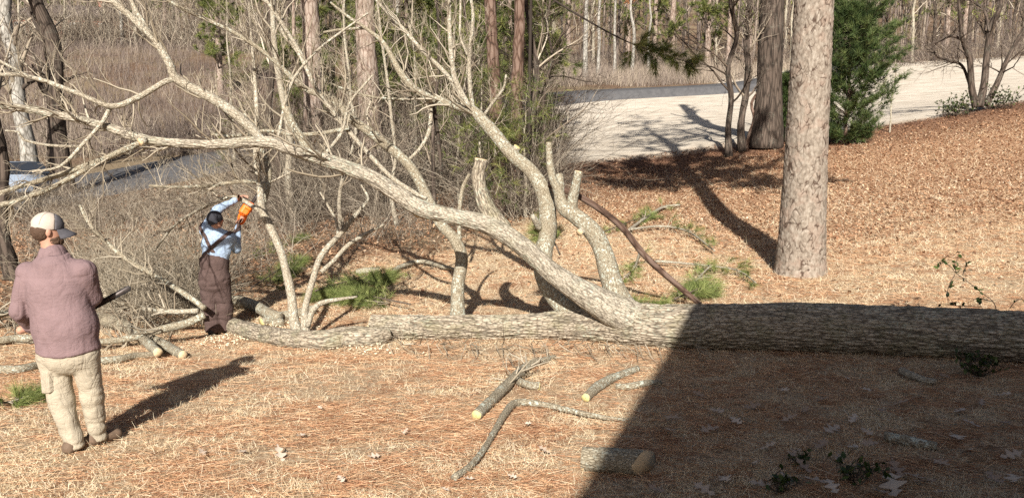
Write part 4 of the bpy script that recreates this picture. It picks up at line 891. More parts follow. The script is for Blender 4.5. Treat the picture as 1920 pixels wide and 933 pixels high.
for k, (px, Y, H, lab) in enumerate([(720, 32, 13, 'leafy pine behind the broad pink-grey trunk'), (830, 35, 14, 'leafy pine behind the lichen limb tips'), (905, 31, 12, 'leafy pine behind the red pine pair'), (1010, 38, 12, 'leafy pine at the left end of the far lawn'), (630, 40, 14, 'leafy pine beyond the pale pink-grey trunk'), (420, 60, 15, 'leafy pine on the far slope above the arching limb'), (560, 34, 12, 'leafy pine beside the grey panelled box'), (765, 28, 11, 'leafy pine showing between the lichen limb forks'), (960, 28, 12, 'leafy pine right behind the dark red pine'), (1255, 82, 17, 'yellow-green pine above the hanging bough'), (1320, 80, 17, 'yellow-green pine left of the slim dark young tree')]):
    pine('pine_tree', px, Y, 300, 12, H, lab, 'bark_pink', 0.1, 170 + k, 36, 320, tuft=(0.34, 0.03 if Y < 50 else 0.05, 22), l1=(0.9, 2.8))
def hanging_bough():
    p = np.array([P(1030, -5, 18.4), P(1130, 55, 18.2), P(1200, 88, 18.0), P(1300, 120, 17.9)]); base = base_at(990, 18.9, 385)
    q = np.vstack([base, base + np.array([0.02, 0, 2.0]), base + np.array([0.05, 0, 4.3]), P(1000, -30, 18.7), p]); t = thing('leaning_pine', base, 'leaning young pine whose green bough hangs over the far lawn', 'tree')
    b = Bag(); tube(b, q, np.linspace(0.05, 0.008, len(q)), 8, 0.1, seed=3); b.build('trunk', M['twig'], t); rg = np.random.default_rng(81); tb = Bag(); gb = Bag()
    pine_spray(tb, gb, p[1:], np.linspace(0.02, 0.006, 3), 34, rg, 0.3, 34, (0.2, 0.6), 0.010, 0.0); tb.build('twigs', M['twig'], t, kind='stuff'); gb.build('needles', M['green_far'], t, kind='stuff')
hanging_bough()

# far wood: shared-mesh copies, each a tree of its own
def far_woods():
    rg = np.random.default_rng(91)
    protos = [bare_tree('bare_tree', 1097, 72, 130, 7, 15, 'slim bare tree in the wood beyond the street', ['bark_pale', 'bark_thin', 'bark_dark'][k], 'twig', (0.01 * k, 0), 92 + k, 26, 130, 330, 0.12, (1.2, 3.8), 0.35, group='bare trees in the far wood') for k in range(3)]
    pp = [pine('pine_tree', 1270, 78, 125, 9, 16, 'yellow-green pine in the wood beyond the street', 'bark_pink', 0.2, 96 + k, 34, 190, tuft=(0.45, 0.05, 10), group='pines in the far wood') for k in range(2)]
    spots = []
    for px in np.linspace(-60, 2000, 74):
        px = px + rg.normal() * 14
        spots.append((px, 74 + 45 * rg.random()))
    first = set()
    for i, (px, Y) in enumerate(spots):
        evergreen = rg.random() < (0.34 if px > 900 and px < 1500 else 0.14)
        if px < 480: Y = 84 + 30 * rg.random()
        if px > 1650: Y = 72 + 40 * rg.random()
        k = int(rg.integers(2)) if evergreen else int(rg.choice([0, 1, 1, 2])); key = (evergreen, k); src = pp[k] if evergreen else protos[k]
        o = src if key not in first else copy_tree(src); first.add(key)
        o.location = [float(c) for c in base_at(px, Y, 120)]; o.rotation_euler = (0, 0, rg.random() * 6.3); s = 0.8 + 0.5 * rg.random(); o.scale = (s, s, s)
    # the dense wood behind, one mass
    b = Bag(); n = 900; x = rg.uniform(-110, 110, n); y = rg.uniform(90, 190, n); z = gz(x, y); H = rg.uniform(9, 18, n)
    k = np.linspace(0, 1, 5)[None, :, None]; base = np.stack([x, y, z], -1); top = base + np.stack([rg.normal(size=n) * 0.6, rg.normal(size=n) * 0.6, H], -1)
    Pt = base[:, None] * (1 - k) + top[:, None] * k; Rt = rg.uniform(0.06, 0.2, n)[:, None] * np.linspace(1, 0.3, 5)[None]
    batch_tubes(b, Pt, Rt, 4); t1, r1 = spawn(Pt, Rt, n * 9, 1.5, 5, rg, K=5, up=0.5, tmin=0.15, rmin=0.03); batch_tubes(b, t1, r1, 3)
    t2, r2 = spawn(t1, r1, n * 14, 0.8, 2.4, rg, K=4, up=0.3, tmin=0.15, rmin=0.022); batch_tubes(b, t2, r2, 3)
    tag(b.build('far_woods', M['weeds']), 'dense brown leafless wood on the rise far behind', 'woods', kind='stuff')
    g = Bag(); m = rg.choice(n, 230, replace=False); pt = (base[m][:, None] + np.array([0, 0, 1.0]) * (H[m][:, None, None] * rg.uniform(0.25, 1.0, (230, 26))[:, :, None])); pt = pt.reshape(-1, 3) + rg.normal(scale=1.2, size=(230 * 26, 3))
    tufts(g, pt, rg.normal(size=pt.shape), 8, 0.9, 0.14, rg, 0.9); tag(g.build('far_evergreens', M['green_far']), 'hazy green pine foliage mixed into the far wood', 'foliage', kind='stuff')
far_woods()
bare_tree('beech_tree', 1185, 70, 130, 7, 11, 'small tree keeping its russet dead leaves beyond the street', 'bark_pale', 'twig', (0, 0), 101, 14, 60, 130, 0.35, (0.8, 2.0), leaves=('russet', 4, 0.28, 0.16))
for k, (px, Y, w, lab) in enumerate([(1097, 66, 10, 'white slim trunk beyond the street, leftmost of the pale ones'), (1122, 68, 7, 'white twin-like slim trunk next to the leftmost pale trunk'), (1152, 70, 6, 'short-looking pale trunk behind the broomsedge strip'), (1216, 73, 5, 'hair-thin pale trunk behind the hanging bough')]):
    bare_tree('pale_tree', px, Y, 130, w, 13, lab, 'bark_pale', 'twig_pale', (0, 0), 105 + k, 12, 50, 120, 0.45, (0.8, 2.0), wob=0.05)

# ------------------------------------------------------------------ brush and weeds (uncountable)
def brush(name, label, px0, px1, Y0, Y1, n, H, seed, mat='twig', side=3, spread=0.5, edge=None, r=0.005, tiltx=0.0):
    rg = np.random.default_rng(seed); Y = np.sqrt(rg.uniform(Y0 ** 2, Y1 ** 2, n)); px = rg.uniform(px0, px1, n)
    x = (px - 960) / FOC * (Y * 0.991 + 0.15)
    cl = rg.integers(0, max(1, n // 14), n); cx = rg.normal(scale=0.5, size=n // 14 + 1)
    nz = fbm(np.stack([x * 0.7, Y * 0.5, x * 0], -1), 2, seed); keep = nz > 0.36
    if edge is not None: keep &= edge(x, Y)
    x, Y = x[keep], Y[keep]; n = len(x); z = gz(x, Y)
    hh = H[0] + (H[1] - H[0]) * rg.random(n) ** 1.5; d = unit(np.stack([rg.normal(size=n) * spread + tiltx, rg.normal(size=n) * spread, np.ones(n)], -1)); K = 7
    Pt = np.zeros((n, K, 3)); Pt[:, 0] = np.stack([x, Y, z - 0.02], -1)
    for k in range(1, K):
        d = unit(d + rg.normal(scale=0.17, size=(n, 3)) - np.array([0, 0, 0.06 * k * 0.5])); Pt[:, k] = Pt[:, k - 1] + d * (hh / (K - 1))[:, None]
    Rr = (r * (0.6 + 0.9 * rg.random(n)) * (Y / 15) ** 0.5)[:, None] * np.linspace(1, 0.35, K)[None]
    b = Bag(); batch_tubes(b, Pt, Rr, 3, rg.random(n))
    t2, r2 = spawn(Pt, Rr, n * side, 0.2, 0.35 * H[1], rg, K=4, up=0.1, tmin=0.25, rmin=0.003, rs=0.7); batch_tubes(b, t2, r2, 3)
    t3, r3 = spawn(t2, r2, n * side, 0.1, 0.16 * H[1], rg, K=3, up=0.05, tmin=0.25, rmin=0.0028, rs=0.8); batch_tubes(b, t3, r3, 3)
    return tag(b.build(name, M[mat]), label, 'brush', kind='stuff')
notlawn = lambda x, Y: (x < 0.9 + (Y - 19) * 0.06)
offroad = lambda x, Y: (np.abs(Y - road_y(x)) > 3.8)
brush('brush', 'tangled bare brush filling the middle of the wood', 520, 1055, 17.0, 23, 4200, (0.8, 3.8), 201, 'twig', 3, 0.5, notlawn)
brush('brush', 'dark dense brush deep in the middle wood', 500, 1040, 22, 27, 3200, (1.5, 5.0), 221, 'twig_dark', 3, 0.4, notlawn)
brush('brush', 'tall scrub screening the far brick house', -80, 520, 80, 93, 2600, (2.5, 8.0), 222, 'twig', 3, 0.3, r=0.011)
brush('brush', 'low brown brush along the edge of the leaf litter', 480, 1040, 14.5, 18.0, 520, (0.3, 1.3), 202, 'twig', 3, 0.6, lambda x, Y: (x < 0.6) & (Y > 15.0 + np.maximum(x + 1.5, 0) * 1.4))
brush('brush', 'pale twiggy brush below the road on the left', 40, 560, 13.5, 27, 2200, (0.3, 1.6), 203, 'twig', 3, 0.6, offroad)
brush('brush', 'pile of cut grey twigs behind the man in the cap', 60, 380, 10.8, 13.5, 520, (0.5, 1.5), 204, 'twig_pale', 3, 1.1, r=0.007)
brush('brush', 'grey tangle of thin cut tops left of the worker', 150, 400, 11.6, 15, 700, (0.7, 2.0), 224, 'twig_pale', 3, 0.8, r=0.006)
brush('brush', 'bare bushes along the near side of the road', 60, 560, 22, 30, 650, (0.6, 1.9), 225, 'twig', 3, 0.5, offroad, r=0.005)
brush('brush', 'bare twigs screening the car', -80, 170, 25, 29, 420, (0.8, 2.4), 226, 'twig', 3, 0.5, offroad, r=0.006)
brush('brush', 'scrub between the road and the thicket', 430, 1000, 27, 37, 2200, (0.8, 3.6), 205, 'twig', 3, 0.45, lambda x, Y: offroad(x, Y) & notlawn(x, Y))
brush('brush', 'brown scrub behind the left trunks beyond the road', -60, 560, 38, 50, 1300, (0.6, 2.4), 206, 'twig', 3, 0.5, offroad, r=0.006)
brush('brush', 'dark scrub under the far wood on the right', 1560, 2000, 68, 80, 1500, (1.0, 5.0), 207, 'weeds', 3, 0.4, r=0.008)
brush('brush', 'grey scrub edge of the far wood beyond the street', 980, 1560, 76, 88, 1500, (1.0, 5.0), 208, 'weeds', 3, 0.4, r=0.008)

def weeds(name, label, px0, px1, Y0, Y1, n, H, seed, w, edge=None, tint=(0, 1)):
    rg = np.random.default_rng(seed); Y = rg.uniform(Y0, Y1, n); x = (rg.uniform(px0, px1, n) - 960) / FOC * Y
    keep = fbm(np.stack([x * 0.3, Y * 0.3, x * 0], -1), 3, seed) > 0.33
    if edge is not None: keep &= edge(x, Y)
    x, Y = x[keep], Y[keep]; n = len(x); b = Bag(); base = np.stack([x, Y, gz(x, Y) - 0.03], -1)
    patch = fbm(np.stack([x * 0.25, Y * 0.25, x * 0], -1), 3, seed + 1)
    blades(b, base, unit(np.stack([rg.normal(size=n) * 0.25, rg.normal(size=n) * 0.25, np.ones(n)], -1)), H[0] + (H[1] - H[0]) * rg.random(n), np.full(n, w), rg.normal(scale=0.15, size=(n, 3)), rg, np.clip(tint[0] + (tint[1] - tint[0]) * (patch * 0.9 + rg.normal(size=n) * 0.16), 0, 1), 2)
    return tag(b.build(name, M['weeds']), label, 'weeds', kind='stuff')
beyond = lambda x, Y: Y > road_y(x) + 4.2
weeds('weeds', 'purplish dead weeds covering the slope beyond the road', -80, 620, 40, 84, 26000, (0.5, 1.5), 211, 0.03, beyond)
weeds('weeds', 'tan broomsedge strip beyond the street', 1000, 1560, 60, 75, 13000, (0.5, 1.4), 212, 0.035, beyond, (0.3, 1.2))
weeds('weeds', 'dry grass on the bank below the road', -60, 640, 22, 36, 9000, (0.1, 0.35), 213, 0.012, offroad, (0.3, 1.3))

# ------------------------------------------------------------------ ground cover
def ground_cover():
    rg = np.random.default_rng(301)
    def pts(n, Y0, Y1, sp=0.82, power=1.0):
        Y = np.exp(rg.uniform(math.log(Y0), math.log(Y1), n)); x = rg.uniform(-sp, sp, n) * Y; return x, Y
    def pnoise(x, Y): return 0.55 * fbm(np.stack([x * 1.5 + Y * 0.5, Y * 2.4 - x * 0.5, x * 0], -1), 3, 31) + 0.45 * fbm(np.stack([x * 5.0, Y * 8.0, x * 0], -1), 2, 37)
    # standing straw
    x, Y = pts(640000, 4.0, 27); pn = pnoise(x, Y); pa, wo, le = zones(x, Y); tuft = fbm(np.stack([x * 7, Y * 7, x * 0], -1), 2, 33)
    far = 0.16 * np.clip((Y - 9.0) / 2, 0, 1)
    k = (rg.random(len(x)) < np.clip(1.25 - 1.75 * (pn - 0.42) * 2.4 + far * 3, 0.12, 1) * np.clip(tuft * 3.4 - 0.9, 0.06, 1)) & (wo + 0.35 * le < rg.random(len(x))) & (pa < 0.5) & (crest_band(x, Y) < rg.random(len(x)))
    x, Y = x[k], Y[k]; n = len(x); sc = np.clip(Y / 7, 1, 3) ** 0.7
    d = unit(np.stack([rg.normal(size=n) * 0.8, rg.normal(size=n) * 0.8, np.full(n, 0.75)], -1)); b = Bag()
    blades(b, np.stack([x, Y, gz(x, Y) - 0.012], -1), d, (0.026 + 0.05 * rg.random(n)) * sc, 0.0039 * sc, rg.normal(scale=0.35, size=(n, 3)) - np.array([0, 0, 0.25]), rg, np.clip(0.62 + rg.normal(size=n) * 0.24 - 0.25 * (pn[k] - 0.45), 0, 1), 2)
    tag(b.build('dry_grass', M['straw']), 'short straw-coloured dormant grass over the lawn', 'grass', kind='stuff')
    # fallen pine needles
    x, Y = pts(240000, 4.0, 19.5); pn = pnoise(x, Y); pa, wo, le = zones(x, Y)
    k = rg.random(len(x)) < np.clip((pn - 0.44) * 4.2 + 0.12 + 0.5 * np.exp(-((Y - 13.5) / 1.6) ** 2) * (x > 1), 0.13, 1); x, Y = x[k], Y[k]; n = len(x); sc = np.clip(Y / 7, 1, 2) ** 0.6
    a = rg.normal(size=n) * 0.75 + np.where(rg.random(n) < 0.5, 0.25, 2.9); d = unit(np.stack([np.cos(a), np.sin(a), rg.normal(size=n) * 0.10 + 0.03], -1)); b = Bag()
    blades(b, np.stack([x, Y, gz(x, Y) + 0.006 + 0.016 * rg.random(n)], -1), d, (0.09 + 0.12 * rg.random(n)), 0.0036 * sc, rg.normal(scale=0.14, size=(n, 3)) * np.array([1, 1, 0.3]), rg, np.clip(0.5 + rg.normal(size=n) * 0.27, 0, 1), 2)
    tag(b.build('needle_litter', M['needle']), 'rust-red fallen pine needles strewn over the lawn', 'needles', kind='stuff')
    # small fallen leaves on the slope and in the wood
    n0 = 170000; Y = np.sqrt(rg.uniform(10.5 ** 2, 33 ** 2, n0)); x = rg.uniform(-0.8, 0.8, n0) * Y; pa, wo, le = zones(x, Y)
    k = rg.random(n0) < np.clip(le * 1.0 + wo * 0.7 + 0.10, 0, 1) * (1 - pa) * np.where(Y > 29, 0.5, 1); x, Y = x[k], Y[k]; n = len(x)
    a = rg.random(n) * 6.28; L = (0.016 + 0.032 * rg.random(n) ** 2.0); c = np.stack([x, Y, gz(x, Y) + 0.012 + 0.03 * rg.random(n)], -1)
    u = np.stack([np.cos(a), np.sin(a), rg.normal(size=n) * 0.4], -1) * L[:, None]; v = np.stack([-np.sin(a), np.cos(a), rg.normal(size=n) * 0.5], -1) * (L * 0.6)[:, None]; up = np.array([0, 0, 1]) * (L * 0.25)[:, None]
    V = np.stack([c - u, c + v + up, c + u, c - v + up], 1).reshape(-1, 3); i = np.arange(n)[:, None] * 4
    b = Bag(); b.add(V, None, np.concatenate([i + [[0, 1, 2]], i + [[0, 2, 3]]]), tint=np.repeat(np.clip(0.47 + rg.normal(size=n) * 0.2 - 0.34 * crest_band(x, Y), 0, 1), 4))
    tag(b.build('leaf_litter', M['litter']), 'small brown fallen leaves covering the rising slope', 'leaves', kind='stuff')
ground_cover()

# ------------------------------------------------------------------ people and their saws
def plain(name, c, rough=0.8, var=0.25, scale=30, bump=0.0, bscale=60, metal=0.0, spec=None):
    m = NT(name); o = m.obj(); n = m.noise(o, scale, 5, 0.6)
    m.col(m.ramp(n, [(0.3, tuple(x * (1 - var) for x in c)), (0.7, tuple(min(1, x * (1 + var)) for x in c))])).rough(rough)
    m.b.inputs['Metallic'].default_value = metal
    if bump and name.endswith(('canvas', 'cloth', 'cotton')):      # creased cloth
        v = m.mapv(o, (1, 1, 0.45)); c1 = m.math('ABSOLUTE', m.math('SUBTRACT', m.noise(v, 9, 3, 0.5, 0.8), 0.5)); c2 = m.math('ABSOLUTE', m.math('SUBTRACT', m.noise(m.mapv(o, (0.7, 0.7, 1.3), (3, 1, 2)), 14, 3, 0.55, 0.8), 0.5))
        h = m.math('ADD', m.math('MULTIPLY', m.math('POWER', c1, 0.5), 0.6), m.math('MULTIPLY', m.math('POWER', c2, 0.5), 0.4)); m.bump(m.math('ADD', h, m.math('MULTIPLY', m.noise(o, 240, 2), 0.06)), 0.42 if 'canvas' in name else 0.6, 0.035)
    elif bump: m.bump(m.noise(o, bscale, 4, 0.6, 0.6), bump, 0.01)
    return m.m
M['skin'] = plain('skin', (0.46, 0.25, 0.175), 0.55, 0.12, 14)
M['skin_dark'] = plain('skin_tan', (0.32, 0.18, 0.12), 0.55, 0.12, 14)
M['jacket'] = plain('washed_purple_canvas', (0.20, 0.135, 0.138), 0.9, 0.13, 7, 0.35, 26)
M['khaki'] = plain('khaki_cloth', (0.385, 0.335, 0.255), 0.9, 0.12, 6, 0.4, 22)
M['overall'] = plain('brown_duck_cloth', (0.085, 0.056, 0.05), 0.9, 0.22, 8, 0.4, 24)
M['shirt'] = plain('pale_blue_cotton', (0.31, 0.40, 0.53), 0.85, 0.08, 9, 0.35, 26)
M['cap_mesh'] = plain('cream_mesh', (0.46, 0.39, 0.33), 0.9, 0.2, 220)
M['cap_grey'] = plain('grey_twill', (0.10, 0.095, 0.105), 0.85, 0.15, 40)
M['black_knit'] = plain('black_knit', (0.035, 0.035, 0.043), 0.9, 0.3, 90, 0.4, 160)
M['boot'] = plain('worn_boot_leather', (0.14, 0.095, 0.065), 0.75, 0.25, 20, 0.3, 60)
M['boot_dark'] = plain('black_boot_leather', (0.02, 0.018, 0.017), 0.6, 0.3, 20)
M['hair'] = plain('brown_hair', (0.085, 0.05, 0.032), 0.7, 0.4, 120, 0.6, 200)
M['orange'] = plain('orange_casing', (0.85, 0.16, 0.012), 0.4, 0.06, 10)
M['black_plastic'] = plain('black_plastic', (0.02, 0.02, 0.022), 0.5, 0.2, 20)
M['steel'] = plain('dull_steel', (0.10, 0.085, 0.08), 0.5, 0.3, 30, metal=0.6)
M['white_eye'] = plain('eye_white', (0.7, 0.68, 0.64), 0.3, 0.02)

def frame_of(f, u=(0, 0, 1)):
    f = unit(f); r = unit(np.cross(f, np.asarray(u, float))); return f, r, np.cross(r, f)
def head_sdf(p, H, F):
    f, r, u = F; q = p - H; a = q @ f; b = q @ r; c = q @ u; L = np.stack([a, b, c], -1)
    d = sd_ell(L, (-0.005, 0, 0.025), (0.098, 0.077, 0.105)); d = smin(d, sd_ell(L, (0.03, 0, -0.055), (0.062, 0.056, 0.062)), 0.04)
    d = smin(d, sd_cone(L, (0.092, 0, 0.012), (0.112, 0, -0.026), 0.009, 0.014), 0.012)
    for s in (-1, 1):
        d = smin(d, sd_ell(L, (-0.004, s * 0.079, -0.012), (0.019, 0.011, 0.032)), 0.006)
        d = smax(d, -sd_ell(L, (0.098, s * 0.031, 0.012), (0.016, 0.018, 0.011)), 0.012)
    return smax(d, -sd_ell(L, (0.098, 0, -0.062), (0.014, 0.026, 0.004)), 0.006)
def hand_chains(w, pd, n, side, curl=1.0):
    """five finger chains closing towards the palm normal n; side = thumb side"""
    pd, n, side = unit(pd), unit(n), unit(side); ch = []
    for o, sc in ((0.030, 0.93), (0.010, 1.0), (-0.010, 0.95), (-0.029, 0.78)):
        k = w + pd * (0.088 - abs(o) * 0.15) + side * o; pts = [k]; ang = 0.0
        for L, da in ((0.040, 0.75 * curl), (0.028, 0.85 * curl), (0.022, 0.6 * curl)):
            ang += da; pts.append(pts[-1] + (pd * math.cos(ang) + n * math.sin(ang)) * L * sc)
        ch.append((pts, 0.0088))
    k = w + pd * 0.028 + side * 0.030; k2 = k + unit(side * 0.8 + pd * 0.6 + n * 0.3) * 0.036; k3 = k2 + unit(side * 0.1 + pd * 0.5 + n * 0.9) * 0.032
    ch.append(([k, k2, k3], 0.0105)); return ch
def hand_mesh(bag, w, pd, n, side, el):
    pd, n, side = unit(pd), unit(n), unit(side); ch = hand_chains(w, pd, n, side)
    def f(p):
        q = p - (w + pd * 0.048); L = np.stack([q @ pd, q @ side, q @ n], -1)
        d = sd_ell(L, (0, 0, 0), (0.055, 0.043, 0.017)); d = smin(d, sd_cone(p, w - pd * 0.09, w + pd * 0.02, 0.031, 0.026), 0.02)
        for pts, r in ch:
            e = None
            for i in range(len(pts) - 1):
                s = sd_cone(p, pts[i], pts[i + 1], r * (1 - 0.08 * i), r * (1 - 0.08 * (i + 1))); e = s if e is None else np.minimum(e, s)
            d = smin(d, e, 0.007)
        return d
    sdf_mesh(bag, f, w - 0.16, w + 0.16, 0.0055)

def rbox(p, c, F, h, r):
    q = p - c; L = np.stack([q @ F[0], q @ F[1], q @ F[2]], -1); d = np.abs(L) - (np.asarray(h) - r)
    return np.linalg.norm(np.maximum(d, 0), axis=-1) + np.minimum(d.max(-1), 0) - r
def chainsaw(O, f, u, label, base):
    f = unit(f); u = unit(u - f * np.dot(u, f)); s = np.cross(f, u); F = (f, s, u); t = thing('chainsaw', base, label, 'chainsaw')
    W_ = lambda a, b, c: O + f * a + s * b + u * c
    def body(p):
        d = rbox(p, W_(0, 0, 0), F, (0.115, 0.055, 0.055), 0.022); d = smin(d, rbox(p, W_(-0.02, 0, 0.045), F, (0.075, 0.048, 0.035), 0.022), 0.015)
        q = p - W_(0.01, -0.055, -0.005); L = np.stack([q @ f, q @ u, q @ s], -1); return smin(d, np.maximum(np.hypot(L[..., 0], L[..., 1]) - 0.06, np.abs(L[..., 2]) - 0.018), 0.01)
    b = Bag(); sdf_mesh(b, body, O - 0.2, O + 0.2, 0.008); b.build('casing', M['orange'], t, smooth=True)
    b = Bag(); sdf_mesh(b, lambda p: rbox(p, W_(0.055, 0.058, -0.012), F, (0.06, 0.022, 0.045), 0.015), O - 0.2, O + 0.2, 0.009); b.build('sprocket_cover', M['orange'], t, smooth=True)
    b = Bag(); sdf_mesh(b, lambda p: rbox(p, W_(0.02, 0, 0.066), F, (0.05, 0.03, 0.02), 0.012), O - 0.2, O + 0.2, 0.009); b.build('air_filter_cover', M['black_plastic'], t, smooth=True)
    b = Bag(); tube(b, [W_(-0.08, 0, 0.05), W_(-0.15, 0, 0.035), W_(-0.215, 0, -0.005), W_(-0.225, 0, -0.04), W_(-0.17, 0, -0.055), W_(-0.09, 0, -0.045)], [0.018] * 6, 10, 0.02); b.build('rear_handle', M['orange'], t, smooth=True)
    b = Bag(); tube(b, [W_(0.02, -0.075, -0.05), W_(0.05, -0.085, 0.03), W_(0.085, -0.075, 0.11), W_(0.095, -0.03, 0.14), W_(0.095, 0.03, 0.14), W_(0.085, 0.07, 0.11), W_(0.07, 0.08, 0.03)], [0.0125] * 7, 10, 0.02); b.build('front_handle', M['black_plastic'], t, smooth=True)
    b = Bag(); sdf_mesh(b, lambda p: rbox(p, W_(0.125, 0, 0.11), F, (0.006, 0.07, 0.045), 0.005), O - 0.25, O + 0.25, 0.008); b.build('hand_guard', M['black_plastic'], t, smooth=True)
    def plate(L0, L1, hh, th, z): # flat bar with a round nose
        a = np.linspace(-math.pi / 2, math.pi / 2, 9); out = [(L0, -hh), *[(L1 + hh * math.cos(x), hh * math.sin(x)) for x in a], (L0, hh)]; n = len(out)
        V = np.array([W_(x, 0.045 + k * th, z + y) for k in (-0.5, 0.5) for x, y in out] + [W_((L0 + L1) / 2, 0.045 + k * th, z) for k in (-0.5, 0.5)]); j = np.arange(n); jn = (j + 1) % n
        bb = Bag(); bb.add(V, np.column_stack([j, jn, jn + n, j + n]), np.vstack([np.column_stack([np.full(n, 2 * n), jn, j]), np.column_stack([np.full(n, 2 * n + 1), j + n, jn + n])])); return bb
    bar = plate(0.08, 0.50, 0.019, 0.005, -0.02).build('guide_bar', M['steel'], t)
    a = np.linspace(-math.pi / 2, math.pi / 2, 9); loop = [W_(0.08, 0.045, -0.02 - 0.020), W_(0.3, 0.045, -0.02 - 0.020), *[W_(0.50 + 0.020 * math.cos(x), 0.045, -0.02 + 0.020 * math.sin(x)) for x in a], W_(0.3, 0.045, 0.0), W_(0.08, 0.045, 0.0)]
    b = Bag(); tube(b, np.array(loop), np.full(len(loop), 0.0045), 5, None); b.build('chain', M['black_plastic'], bar)
    b = Bag(); disc(b, W_(-0.04, -0.06, -0.03), -s, 0.02, 1, 12); b.build('fuel_cap', M['black_plastic'], t)
    return F

def eyes(H, F, parent):
    for s in (-1, 1):
        b = Bag(); c = H + F[0] * 0.083 + F[1] * 0.031 * s + F[2] * 0.012; sdf_mesh(b, lambda p: np.linalg.norm(p - c, axis=-1) - 0.0125, c - 0.02, c + 0.02, 0.005); e = b.build('eye', M['white_eye'], parent, smooth=True)
        b = Bag(); disc(b, c + F[0] * 0.0125, F[0], 0.006, 0, 8); b.build('pupil', M['black_plastic'], e)

def folds(p, amp, sx, sz, seed):
    q = p * np.array([sx, sx, sz]); q = q + 0.7 * np.stack([vnoise(q * 0.7, seed), vnoise(q * 0.7, seed + 1), vnoise(q * 0.7, seed + 2)], -1)
    n = np.abs(2 * vnoise(q, seed + 3) - 1); return amp * (1.5 * np.exp(-(n / 0.13) ** 2) - 0.55 * n)

